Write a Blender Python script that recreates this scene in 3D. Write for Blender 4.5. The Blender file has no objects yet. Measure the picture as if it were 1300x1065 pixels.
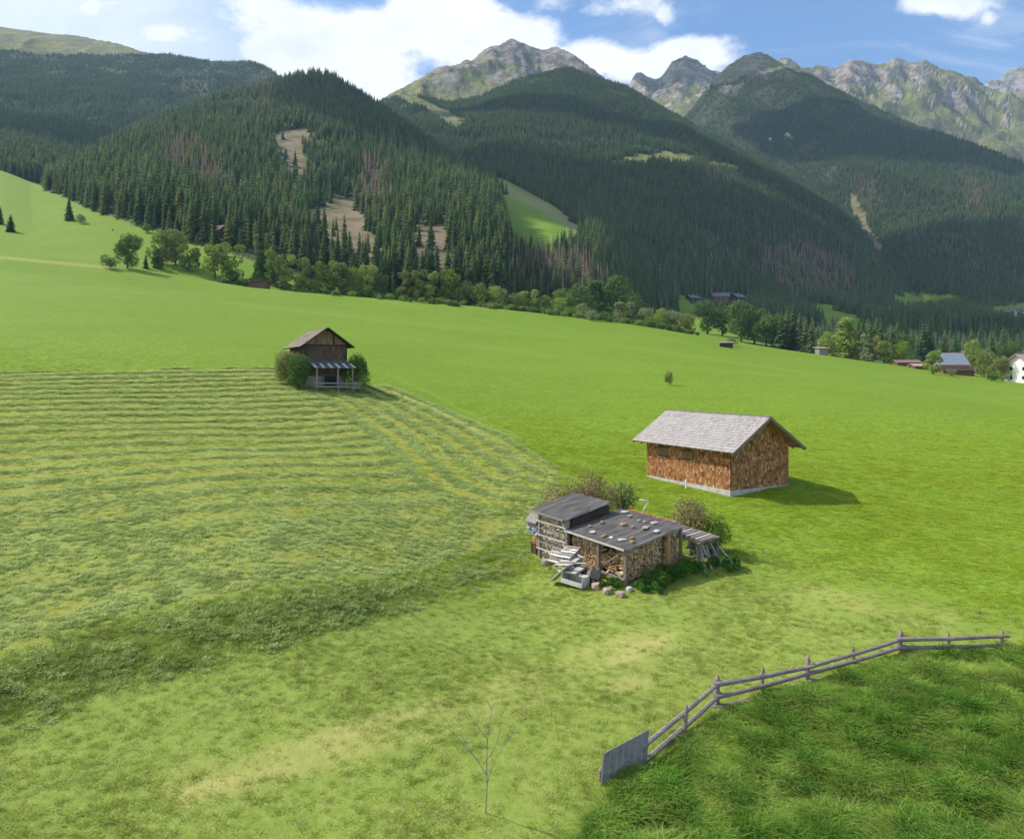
import bpy, math, random
import numpy as np
from mathutils import Vector
random.seed(7); rng = np.random.default_rng(7)
S = bpy.context.scene
COL = S.collection
PITCH = math.radians(1.0); F = 930.0; CZ = 10.0       # focal length in px of a 1300 px wide picture; camera height
cp, sp = math.cos(PITCH), math.sin(PITCH)

def ray(px, py):
    """sideways slope a = x/Y and upward slope s = dz/Y of the view ray through a picture point"""
    u = (px - 650.0) / F; v = (487.5 - py) / F
    d = cp + v * sp
    return u / d, (v * cp - sp) / d
def pt(px, py, Y):
    a, s = ray(px, py); return Vector((a * Y, Y, CZ + s * Y))
def proj(x, Y, z):
    dz = z - CZ
    dep = Y * cp - dz * sp; up = Y * sp + dz * cp
    return 650 + F * x / dep, 487.5 - F * up / dep

# ---------------------------------------------------------------- noise
def vnoise(x, y, seed=0):
    xi = np.floor(x).astype(np.int64); yi = np.floor(y).astype(np.int64)
    fx = x - xi; fy = y - yi
    fx = fx * fx * fx * (fx * (fx * 6 - 15) + 10); fy = fy * fy * fy * (fy * (fy * 6 - 15) + 10)
    def h(i, j):
        n = (i * 374761393 + j * 668265263 + seed * 1442695041) & 0xffffffff
        n = ((n ^ (n >> 13)) * 1274126177) & 0xffffffff
        n = n ^ (n >> 16)
        return (n & 0xffff) / 32767.5 - 1.0
    a = h(xi, yi); b = h(xi + 1, yi); c = h(xi, yi + 1); d = h(xi + 1, yi + 1)
    return (a + (b - a) * fx) * (1 - fy) + (c + (d - c) * fx) * fy
def fbm(x, y, oct=4, seed=0, gain=0.5):
    r = 0; amp = 1; t = 0
    for o in range(oct):
        r = r + amp * vnoise(x * 2 ** o + 13.7 * o, y * 2 ** o - 7.1 * o, seed + o); t += amp; amp *= gain
    return r / t
def ridged(x, y, oct=4, seed=0):
    r = 0; amp = 1; t = 0
    for o in range(oct):
        r = r + amp * (1 - np.abs(vnoise(x * 2 ** o + 5.3 * o, y * 2 ** o + 9.9 * o, seed + o)) * 2); t += amp; amp *= 0.5
    return r / t
def sstep(x, a, b):
    t = np.clip((x - a) / (b - a), 0, 1); return t * t * (3 - 2 * t)
def inpoly(x, y, poly):
    r = np.zeros(np.shape(x), bool); n = len(poly)
    for i in range(n):
        x1, y1 = poly[i]; x2, y2 = poly[(i + 1) % n]
        if y1 == y2: continue
        c = ((y1 > y) != (y2 > y)) & (x < (x2 - x1) * (y - y1) / (y2 - y1) + x1)
        r ^= c
    return r

# ---------------------------------------------------------------- terrain as heights over (a, Y)
AG = np.linspace(-1.0, 1.0, 1101)
YG = np.concatenate([np.geomspace(8, 130, 600, endpoint=False), np.geomspace(130, 5200, 760)])
LY = np.log(YG)
AA, YY = np.meshgrid(AG, YG, indexing='ij')
XX = AA * YY

def plane(x, Y): return -12.2 + 0.087 * Y - 0.138 * x
# near meadow: (px, py, distance)
NC = [(0,1065,16),(0,975,18.5),(0,880,21.5),(0,780,26),(0,700,31),(0,600,42),(0,520,58),(0,470,78),(0,400,130),(0,325,320),
 (-400,975,16),(-400,600,36),(-400,440,80),(-400,300,300),(-400,240,600),
 (325,1065,17),(325,975,19.5),(325,850,24),(325,760,28),(325,700,32.5),(325,600,46),(325,520,70),(325,470,92),(300,430,132),(320,368,310),
 (650,1065,17.3),(650,975,20.2),(650,850,25.5),(650,750,34.5),(650,705,39),(686,701,39.2),(690,640,46),(740,640,46),(650,600,53),(650,540,74),(650,500,100),(650,440,190),(650,397,320),
 (797,748,33.5),(928,629,48.5),(998,614,51.3),(826,607,55.5),(1078,636,48),(415,489,87),(560,388,320),(480,383,320),
 (909,894,24),(1141,823,26.8),(1270,821,27),(1000,700,38.5),(1000,560,70),(1000,520,95),(1000,470,170),(950,437,290),(800,412,310),(1060,453,275),
 (1200,474,235),(1300,1065,16.8),(1300,975,19.6),(1300,880,23.5),(1300,800,28),(1300,700,37.5),(1300,600,58),(1300,530,98),(1300,487,200),
 (1700,975,18),(1700,700,36),(1700,560,75),(1700,500,180)]
pa = np.array([ray(p[0], p[1])[0] for p in NC]); ps = np.array([ray(p[0], p[1])[1] for p in NC]); pY = np.array([p[2] for p in NC], float)
pu = pa * 1.6; pv = np.log(pY)
pr = ps * pY - plane(pa * pY, pY)
def kern(d2): return np.where(d2 > 0, 0.5 * d2 * np.log(np.maximum(d2, 1e-12)), 0)
n = len(NC)
K = kern((pu[:, None] - pu) ** 2 + (pv[:, None] - pv) ** 2) + np.eye(n) * 0.004
Pm = np.c_[np.ones(n), pu, pv]
sol = np.linalg.solve(np.block([[K, Pm], [Pm.T, np.zeros((3, 3))]]), np.r_[pr, np.zeros(3)])
def near_z(x, Y):
    u = (x / Y) * 1.6; v = np.log(Y); r = sol[n] + sol[n + 1] * u + sol[n + 2] * v
    for i in range(n): r = r + sol[i] * kern((u - pu[i]) ** 2 + (v - pv[i]) ** 2)
    return plane(x, Y) + r
# coarse evaluation then linear resample (smooth field)
ca = np.linspace(-1, 1, 111); cy = np.log(np.geomspace(8, 420, 130))
cA, cL = np.meshgrid(ca, cy, indexing='ij'); cZ = near_z(cA * np.exp(cL), np.exp(cL))
def bil(G, ax, ay, a, l):
    i = np.clip((a - ax[0]) / (ax[1] - ax[0]), 0, len(ax) - 1.001); j = np.clip(np.interp(l, ay, np.arange(len(ay))), 0, len(ay) - 1.001)
    i0 = i.astype(int); j0 = j.astype(int); fi = i - i0; fj = j - j0
    return (G[i0, j0] * (1 - fi) + G[i0 + 1, j0] * fi) * (1 - fj) + (G[i0, j0 + 1] * (1 - fi) + G[i0 + 1, j0 + 1] * fi) * fj
LL = np.log(YY)
Zn = bil(cZ, ca, cy, AA, LL)

def curve(pts):
    """control curve (px, py, Y) -> functions of a"""
    a = np.array([ray(p[0], p[1])[0] for p in pts]); s = np.array([ray(p[0], p[1])[1] for p in pts]); Y = np.array([p[2] for p in pts], float)
    o = np.argsort(a); return a[o], s[o] * Y[o], Y[o]
def layer(curves, back=-0.7, front=1.2):
    """lofted hill: front foot, intermediate lines, ridge, then falling away behind"""
    cs = [curve(c) for c in curves]
    Yk = np.array([np.interp(AG, c[0], c[2]) for c in cs]); Zk = np.array([np.interp(AG, c[0], c[1]) for c in cs])
    ker = np.exp(-np.linspace(-2, 2, 13) ** 2); ker /= ker.sum()
    for k in range(len(cs)):
        pad = lambda q: np.convolve(np.r_[[q[0]] * 6, q, [q[-1]] * 6], ker, 'valid')
        Yk[k] = pad(Yk[k]); Zk[k] = pad(Zk[k])
    out = np.empty_like(YY)
    for i in range(len(AG)):
        y = Yk[:, i]; z = Zk[:, i]
        r = np.interp(YG, y, z)
        r = np.where(YG < y[0], z[0] - front * (y[0] - YG), r)
        r = np.where(YG > y[-1], z[-1] + back * (YG - y[-1]), r)
        out[i] = r
    t = np.clip((YY - Yk[0][:, None]) / (Yk[-1] - Yk[0])[:, None], 0, 1.3)
    return out, t

# meadow continuing behind the line of trees, and the valley side on the right
Lm, _ = layer([
 [(-500,320,300),(0,326,318),(140,338,310),(320,368,308),(480,383,318),(560,388,318),(650,397,318),(800,412,308),(950,437,288),(1060,453,273),(1200,474,233),(1300,487,198),(1700,520,170)],
 [(-500,215,620),(0,216,700),(40,232,650),(120,266,480),(200,292,410),(300,316,380),(400,345,360),(500,366,350),(560,378,350),(650,398,350),(800,416,345),(950,444,330),(1060,462,320),(1200,486,280),(1300,500,250),(1700,530,220)],
 [(-500,190,1000),(0,220,1000),(200,280,900),(560,390,700),(700,398,520),(850,415,470),(950,425,470),(1060,440,480),(1200,452,470),(1300,456,450),(1700,460,450)],
 [(-500,260,1500),(560,400,1500),(700,396,800),(850,390,900),(950,388,950),(1060,385,1000),(1300,388,1000),(1700,395,1000)],
 ], back=0.02, front=0)
mdw = np.where(YY < 318, Zn, Lm)
w = sstep(YY, 250, 318)
mdw = Zn * (1 - w) + np.maximum(Lm, Zn - 500) * w
mdw = np.where(YY < 250, Zn, mdw)

layers = {}
treepx = 18.0
def up(pts, h=16.0):      # silhouettes were read at the tree tops
    return [(p[0], p[1] + h * F / p[2], p[2]) for p in pts]
layers['B'] = layer([
 [(-100,330,640),(20,246,640),(60,250,560),(120,268,470),(180,284,415),(240,300,385),(350,335,352),(450,362,335),(560,376,330),(640,385,345),(670,400,380),(760,470,500)],
 [(-100,330,700),(20,246,660),(60,232,600),(120,225,600),(200,222,600),(300,240,580),(350,250,590),(450,262,600),(540,275,520),(600,290,470),(640,320,420),(670,400,420),(760,470,560)],
 up([(-100,330,760),(20,250,700),(45,218,700),(75,200,740),(100,190,780),(200,140,980),(260,118,1080),(300,106,1150),(360,90,1250),(400,82,1280),(425,88,1250),(440,98,1200),(480,122,1150),(540,165,1020),(590,200,900),(625,222,800),(643,262,640),(655,330,480),(690,430,470),(760,500,700)]),
 ], back=-0.55)
layers['A'] = layer([
 [(-500,215,640),(0,220,720),(60,226,760),(200,250,1000),(400,260,1250),(560,280,1300),(640,320,1300),(700,500,1300)],
 [(-500,120,1400),(0,140,1500),(200,150,1650),(400,170,1700),(560,230,1600),(640,300,1500),(700,500,1500)],
 [(-500,0,2500),(0,34,2500),(25,37,2500),(60,44,2500),(110,48,2450),(150,53,2400),(180,64,2350),(220,70,2300),(265,78,2300),(320,79,2300),(345,90,2200),(400,125,2100),(480,150,2000),(560,200,1900),(640,330,1700),(700,520,1700)],
 ], back=-0.5)
layers['C'] = layer([
 [(380,480,700),(450,420,650),(540,375,520),(600,376,440),(700,392,430),(760,402,470),(850,405,640),(950,396,850),(1050,400,900),(1180,402,900),(1300,410,900),(1500,420,900)],
 [(380,400,900),(450,330,800),(540,322,620),(600,318,600),(700,312,600),(760,306,640),(850,350,800),(950,372,950),(1050,375,1050),(1150,378,1150),(1300,400,1150),(1500,420,1100)],
 [(380,300,1400),(450,260,1200),(560,250,1050),(640,232,980),(700,246,960),(750,262,980),(850,270,1050),(950,300,1150),(1050,335,1250),(1150,375,1250),(1300,410,1250),(1500,430,1200)],
 [(380,220,1700),(480,180,1600),(560,170,1500),(640,165,1500),(740,180,1500),(820,195,1500),(900,210,1500),(1000,250,1450),(1080,290,1400),(1150,365,1350),(1300,415,1350),(1500,450,1300)],
 up([(380,200,1900),(440,140,1900),(480,120,1950),(520,116,2000),(570,125,2000),(610,118,2050),(650,96,2100),(680,90,2100),(720,80,2100),(760,94,2100),(800,108,2050),(840,131,2000),(900,165,1900),(960,196,1800),(1020,232,1700),(1080,272,1600),(1130,330,1500),(1180,372,1450),(1240,395,1400),(1500,460,1400)],12),
 ], back=-0.35)
layers['P'] = layer([
 [(400,240,2200),(480,170,2250),(560,150,2350),(650,140,2450),(750,150,2450),(850,200,2400),(950,300,2400)],
 [(400,190,2700),(480,126,2600),(512,112,2650),(545,95,2750),(575,80,2850),(600,72,2900),(622,60,2950),(636,57,2950),(650,51,3000),(664,58,3000),(690,64,3000),(706,60,2980),(722,66,2950),(742,80,2850),(780,100,2800),(850,160,2700),(950,300,2600)],
 ], back=-0.7)
layers['D'] = layer([
 [(700,420,1900),(800,320,1900),(880,280,1900),(960,290,1800),(1040,310,1650),(1080,322,1550),(1150,362,1350),(1220,384,1200),(1300,386,1150),(1500,390,1100),(1700,400,1100)],
 [(700,350,2300),(800,250,2300),(880,190,2350),(930,165,2400),(1000,175,2250),(1080,190,2050),(1150,225,1800),(1220,270,1600),(1300,300,1450),(1500,340,1300),(1700,370,1300)],
 [(700,340,2700),(780,250,2700),(830,185,2750),(870,150,2750),(900,112,2750),(925,84,2750),(945,72,2780),(960,66,2800),(975,70,2780),(1000,82,2700),(1040,104,2600),(1090,126,2500),(1150,148,2350),(1220,176,2150),(1300,208,1950),(1500,290,1600),(1700,360,1500)],
 ], back=-0.6)
layers['E'] = layer([
 [(700,260,3000),(860,150,3100),(900,152,3100),(950,190,3100),(1100,220,3000),(1300,260,2900),(1700,300,2800)],
 [(700,200,3400),(860,124,3350),(900,126,3350),(950,140,3400),(1000,130,3400),(1100,150,3350),(1200,160,3250),(1300,190,3150),(1700,240,3000)],
 [(700,180,3900),(780,130,3900),(800,100,3900),(808,88,3900),(815,88,3900),(828,98,3900),(838,96,3900),(850,82,3900),(862,72,3900),(872,69,3900),(886,80,3900),(900,88,3900),(935,92,3900),(960,92,3900),(985,76,3900),(996,68,3900),(1008,76,3880),(1018,84,3850),(1035,80,3850),(1045,82,3850),(1060,92,3850),(1072,82,3800),(1085,78,3800),(1098,77,3800),(1110,82,3800),(1125,78,3800),(1137,72,3800),(1150,77,3800),(1162,80,3750),(1175,78,3750),(1190,88,3700),(1210,93,3650),(1236,97,3600),(1250,108,3550),(1275,108,3500),(1300,112,3450),(1500,160,3300),(1700,220,3200)],
 ], back=-0.6)
layers['G'] = layer([
 [(1100,400,4200),(1200,180,4200),(1300,160,4200),(1700,140,4200)],
 [(1100,350,4700),(1230,128,4700),(1255,103,4700),(1275,90,4700),(1300,75,4700),(1340,55,4700),(1400,50,4700),(1700,90,4700)],
 ], back=-0.6)

names = ['M', 'A', 'B', 'C', 'D', 'P', 'E', 'G']
ZL = [mdw]
wx, wy = XX, YY
gul = ridged(wx / 330 + 0.25 * wy / 330, wy / 900, 4, 3)
f1 = fbm(wx / 260, wy / 260, 5, 11)
rk = ridged(wx / 300, wy / 300, 6, 21); rk2 = ridged(wx / 110 + wy / 400, wy / 160, 5, 33)
amp = {'A': (42, 30, 0, 0), 'B': (11, 12, 0, 0), 'C': (32, 26, 0, 0), 'D': (50, 30, 26, 10), 'P': (20, 20, 42, 26), 'E': (40, 25, 70, 46), 'G': (30, 30, 80, 40)}
for k in names[1:]:
    z, t = layers[k]; g, b, r, r2 = amp[k]
    fade = np.sin(np.clip(t, 0.02, 1) * math.pi * 0.5) * (1 - 0.72 * sstep(t, 0.75, 1.0)) if r == 0 else np.clip(t * 1.6, 0, 1) * (1 - 0.6 * sstep(t, 0.8, 1.0))
    if k == 'D': rr = sstep(z, 560, 900)
    else: rr = 1.0
    z = z + fade * (g * (gul - 0.25) + b * f1) + np.clip(t * 1.5, 0, 1) * (1 - 0.55 * sstep(t, 0.8, 1.0)) * rr * (r * (rk - 0.35) + r2 * (rk2 - 0.35))
    ZL.append(z)
ZL = np.array(ZL)
LAY = np.argmax(ZL, axis=0); ZT = ZL.max(axis=0)

# ---- bank and small bumps in the near meadow
PX, PY = proj(XX, YY, ZT + CZ)
def line_d(poly, px, py):
    """signed vertical picture distance below a polyline given in picture points (used once, to lay it out on the ground)"""
    xs = [p[0] for p in poly]; ys = [p[1] for p in poly]; return py - np.interp(px, xs, ys)
near = YY < 130
bump = 0.05 * fbm(XX / 1.7, YY / 1.7, 3, 5) + 0.10 * fbm(XX / 6, YY / 6, 2, 8)
def bil_q(G, a, l):
    ia = np.clip((np.asarray(a) + 1.0) / (AG[1] - AG[0]), 0, len(AG) - 1.001); j = np.interp(l, LY, np.arange(len(LY))).clip(0, len(LY) - 1.001)
    i0 = ia.astype(int); j0 = j.astype(int); fi = ia - i0; fj = j - j0
    return (G[i0, j0] * (1 - fi) + G[i0 + 1, j0] * fi) * (1 - fj) + (G[i0, j0 + 1] * (1 - fi) + G[i0 + 1, j0 + 1] * fi) * fj
def hit(px, py, G=None, ymin=0, ymax=1e9):
    """where the view ray meets the ground: x, y, z"""
    a, s = ray(px, py); G = ZT if G is None else G
    col = bil_q(G, np.full(len(YG), a), LY)
    g = col / YG - s
    k = np.where((g > 0) & (YG > ymin) & (YG < ymax))[0]
    if len(k) == 0:      # the ray passes just over the brow: stand on the brow
        Y = YG[np.argmax(np.where((YG > ymin) & (YG < ymax), col / YG, -9))]
    else:
        i = k[0]
        if i == 0: Y = YG[0]
        else:
            t = -g[i - 1] / (g[i] - g[i - 1]) if g[i - 1] < 0 else 0
            Y = YG[i - 1] + t * (YG[i] - YG[i - 1])
    return Vector((a * Y, Y, CZ + float(bil_q(G, a, math.log(Y)))))
def gz(x, y):
    if y < 8: return CZ + float(bil_q(ZT, x / 8 * 0 , math.log(8)))
    return CZ + float(bil_q(ZT, max(-1, min(1, x / y)), math.log(y)))
def gzv(x, y): return CZ + bil_q(ZT, np.clip(x / y, -1, 1), np.log(y))

# bank: ground above it 0.9 m higher
up_l = [(-400, 990), (0, 846), (122, 800), (254, 770), (355, 752), (456, 744), (548, 721), (634, 688), (690, 660), (2000, 0)]
lo_l = [(-400, 1100), (0, 947), (127, 896), (254, 861), (380, 820), (482, 790), (650, 744), (690, 700), (2000, 40)]
dU = line_d(up_l, PX, PY); dL = line_d(lo_l, PX, PY)
tb = np.clip(dU / np.maximum(dU - dL, 1), 0, 1)
bank = np.where(near & (PX < 690), np.sin(math.pi * tb) * sstep(690 - PX, 0, 50), 0)
hb = 0.38 * sstep(670 - PX, 0, 300)
bankz = np.where(near, (1 - sstep(tb, 0.05, 0.95)) * hb - 0.0, 0) * (1 - sstep(YY, 34, 60))
cl = ridged(XX / 1.3, YY / 1.3, 3, 71)
# mown field
mown_p = [(-900, 478), (0, 472), (180, 469), (345, 465), (385, 489), (492, 490), (560, 515), (640, 553), (712, 596), (700, 640), (672, 676), (634, 690), (548, 722), (456, 744), (355, 752), (254, 770), (122, 800), (0, 846), (-900, 1180)]
jx = 6 * fbm(XX / 2.5, YY / 2.5, 2, 41)
mown = (inpoly(PX + jx, PY + jx * 0.5, mown_p) & near).astype(float)
ends0 = [hit(0, 472), hit(180, 469), hit(340, 467)]; ends1 = [hit(0, 652), hit(325, 603), hit(640, 588)]
Am = np.array([[p.x, p.y, 1] for p in ends0 + ends1]); bm_ = np.array([0, 0, 0, 17, 17, 17.0])
cf = np.linalg.lstsq(Am, bm_, rcond=None)[0]
wob = 0.10 * fbm(XX / 9, YY / 9, 3, 51)
phase = cf[0] * XX + cf[1] * YY + cf[2] + wob
edge = [hit(490, 491), hit(560, 517), hit(640, 555), hit(712, 597)]
ed = np.full(XX.shape, 1e9)
for i in range(3):
    p, q = edge[i], edge[i + 1]; dx, dy = q.x - p.x, q.y - p.y
    t = np.clip(((XX - p.x) * dx + (YY - p.y) * dy) / (dx * dx + dy * dy), -0.05 if i == 0 else 0, 1)
    ed = np.minimum(ed, np.hypot(XX - p.x - t * dx, YY - p.y - t * dy))
head = (1 - sstep(ed, 11, 13)) * mown
ph2 = ed / 2.3 + wob
row = np.where(head > 0.5, 0.5 + 0.5 * np.cos(2 * math.pi * ph2), 0.5 + 0.5 * np.cos(2 * math.pi * phase))
row = row ** 2.6
ragged = 0.55 + 0.45 * fbm(XX / 1.1, YY / 1.1, 3, 61)
lower = sstep(PY, 590, 680)                        # rows spread out into an even cover nearer the bank
rowm = mown * np.clip(row * (1 - 0.75 * lower) + lower * (0.35 + 0.5 * fbm(XX / 1.6 + 3, YY / 3.2, 3, 62)), 0, 1)
rowh = rowm * ragged * 0.07
inside_p = [(700, 1120), (800, 992), (834, 972), (880, 946), (917, 909), (968, 893), (1026, 878), (1085, 854), (1143, 834), (1200, 832), (1274, 827), (1500, 816), (2200, 860), (2200, 1400), (700, 1400)]
tall = (inpoly(PX, PY, inside_p) & near).astype(float)

ZT = ZT + np.where(near, bump + bankz + rowh + bank * 0.10 * cl, 0)
ZT = ZT + np.where((YY >= 130) & (LAY == 0), 0.1 * fbm(XX / 14, YY / 14, 3, 9), 0)

# ---- what grows where (laid out on the ground once)
def polyd(pl, px, py, w):
    d = np.full(px.shape, 1e9)
    for i in range(len(pl) - 1):
        x1, y1 = pl[i]; x2, y2 = pl[i + 1]; dx, dy = x2 - x1, y2 - y1
        t = np.clip(((px - x1) * dx + (py - y1) * dy) / (dx * dx + dy * dy), 0, 1)
        d = np.minimum(d, np.hypot(px - x1 - t * dx, (py - y1 - t * dy) * 1.6))
    return 1 - sstep(d, w * 0.2, w)
nz = fbm(XX / 1.8, YY / 1.8, 4, 81); nz2 = fbm(XX / 5, YY / 5, 3, 83)
dry = np.where(near, polyd([(240, 1000), (420, 950), (560, 905), (660, 872), (740, 846), (830, 822)], PX, PY, 58) * (.25 + .65 * sstep(fbm((XX * .8 + YY * .6) / 4.0, (XX * -.6 + YY * .8) / .8, 4, 87) + .4 * nz2, -0.25, 0.35)), 0)
dry = np.maximum(dry, np.where(near, polyd([(640, 905), (760, 880), (850, 850), (960, 800)], PX, PY, 30) * sstep(nz, 0.0, 0.6) * 0.6, 0))
dry = np.maximum(dry, 0.8 * np.where(near, polyd([(430, 548), (520, 588), (640, 570)], PX, PY, 14) * 0 + polyd([(505, 497), (600, 548), (700, 606)], PX, PY, 9), 0))
dry = np.maximum(dry, 0.45 * polyd([(0, 327), (140, 340)], PX, PY, 5) * (LAY == 0) * (YY > 200))
dry = np.maximum(dry, 0.35 * polyd([(700, 720), (880, 690), (960, 740), (1200, 790)], PX, PY, 40) * sstep(nz + nz2, -0.1, 0.5) * near)
soil = np.where(near, polyd([(285, 1000), (345, 966), (420, 955)], PX, PY, 16) * sstep(nz, 0.05, 0.4), 0)
track = np.zeros(XX.shape)
for o in (0, 14): track = np.maximum(track, polyd([(492, 488 - o), (600, 540 - o), (700, 592 - o), (760, 625 - o)], PX, PY, 5) * near)
for o in (-26, 0, 22, 50): track = np.maximum(track, 0.7 * polyd([(930, 655 + o * .6), (1040, 715 + o), (1180, 760 + o * 1.3), (1330, 790 + o * 1.6)], PX, PY, 8) * near)
for pl in ([(440, 372), (700, 425), (1000, 470), (1300, 515)], [(60, 372), (300, 385), (520, 410), (700, 428)], [(0, 352), (350, 392), (640, 425)], [(480, 425), (700, 452), (1000, 478), (1180, 476)]):
    track = np.maximum(track, 0.45 * polyd(pl, PX, PY, 4) * (LAY == 0))

jn = fbm(XX / 38, YY / 38, 5, 91, 0.65) * 26
def P(poly): return inpoly(PX + jn * np.clip(900 / YY, .3, 1.2), PY + 0.6 * jn * np.clip(900 / YY, .3, 1.2), poly)
far = YY > 330
isl = {k: (LAY == i) for i, k in enumerate(names)}
grassy = np.zeros(XX.shape); brown = np.zeros(XX.shape)
meadow_hi = P([(632, 226), (652, 234), (700, 260), (747, 298), (740, 306), (690, 318), (590, 330), (575, 320), (605, 296), (622, 268)]) & isl['C'] & (YY < 1300)
grassy = np.maximum(grassy, meadow_hi)
tanband = polyd([(634, 236), (690, 262), (742, 294)], PX, PY, 17) * meadow_hi
for poly in ([(768, 210), (790, 198), (850, 193), (885, 199), (882, 205), (800, 207)], [(905, 205), (925, 210), (945, 214), (940, 219), (900, 212)]):
    grassy = np.maximum(grassy, P(poly) & isl['C'])
cb = P([(518, 305), (530, 284), (562, 284), (574, 300), (574, 350), (515, 350)]) | P([(398, 255), (450, 256), (474, 290), (452, 345), (405, 345), (400, 300), (380, 262)]) | P([(338, 176), (352, 158), (386, 160), (384, 186), (392, 238), (358, 226), (348, 196)])
cb = (cb | P([(455, 290), (478, 300), (480, 345), (440, 345), (430, 300)])) & isl['B']
cc = (P([(1078, 245), (1092, 252), (1100, 285), (1118, 318), (1104, 318), (1088, 280)]) & (isl['C'] | isl['D']))
brown = np.maximum(brown, cb | cc)
tanband = np.maximum(tanband, .75 * (grassy > .5) * (PY < 222))
gC = P([(565, 140), (590, 150), (586, 166), (566, 160), (540, 138), (500, 124), (520, 118)]) & isl['C']
vm = (P([(1150, 370), (1205, 373), (1245, 388), (1262, 410), (1200, 402), (1150, 396), (1120, 402), (1092, 394), (1128, 384)]) | P([(1230, 386), (1320, 380), (1320, 406), (1262, 404)]) | P([(845, 374), (880, 380), (915, 395), (948, 412), (960, 440), (880, 440), (845, 420)]) | P([(1018, 384), (1040, 384), (1090, 400), (1100, 420), (1060, 420), (1026, 404)])) & (YY > 330) & (isl['C'] | isl['D'] | isl['M'])
grassy = np.maximum(grassy, vm); grassy = np.maximum(grassy, isl['M'] & (YY < 900))
ridge_s = sstep(ZT + 60 * fbm(XX / 200, YY / 200, 3, 101), 0, 1)
elev = ZT + CZ
# tree line: above it alpine grass and rock
tl_h = {'A': 985, 'B': 3000, 'C': 3000, 'D': 1075, 'P': 890, 'E': 300, 'G': 300}
n3 = fbm(XX / 160, YY / 160, 4, 111)
alp = np.zeros(XX.shape)
for k, h in tl_h.items(): alp = np.where(isl[k], sstep(elev + 70 * n3, h - 25, h + 35), alp)
alp = np.where(isl['A'], sstep(elev + 35 * n3 - 0.10 * (XX + 1600), 925, 965), alp)
alp = np.maximum(alp, gC)
gx = np.gradient(ZT, axis=1) / np.gradient(YY, axis=1)
gaX = np.gradient(ZT, axis=0) / np.gradient(XX, axis=0)
steep = np.hypot(gx, gaX)
rock = np.zeros(XX.shape)
rn = fbm(XX / 70, YY / 70, 5, 121)
rock = np.where(isl['P'], sstep(elev + 200 * rn + 120 * n3, 1030, 1220), rock)
rock = np.where(isl['D'], sstep(elev + 220 * rn, 1060, 1200) * 0.8, rock)
rock = np.where(isl['E'] | isl['G'], sstep(elev * 0.0022 + rn * 1.3 + (steep - 0.8) * 0.8 - np.clip(PX - 1080, 0, 400) * 0.0030, 3.10, 3.55), rock)
rock = np.where(isl['G'], 1.0, rock)
scree = (P([(955, 150), (985, 158), (1012, 180), (1000, 192), (972, 176)]) | P([(1030, 160), (1050, 165), (1045, 178), (1028, 175)])) & (rn > 0.5) & (isl['D'] | isl['C'])
scree = scree & True
valley = isl['M'] & (YY > 400) & (PX > 575) & (YY < 1500)
grassy = np.where(valley & ~vm, 0, grassy)
edgeband = valley & (YY < 345 + 30 * fbm(XX / 20, YY / 20, 2, 133)) & (PX > 840)
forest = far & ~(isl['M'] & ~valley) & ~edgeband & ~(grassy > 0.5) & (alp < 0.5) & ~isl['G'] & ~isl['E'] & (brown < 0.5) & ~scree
forest_f = forest.astype(float)

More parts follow.
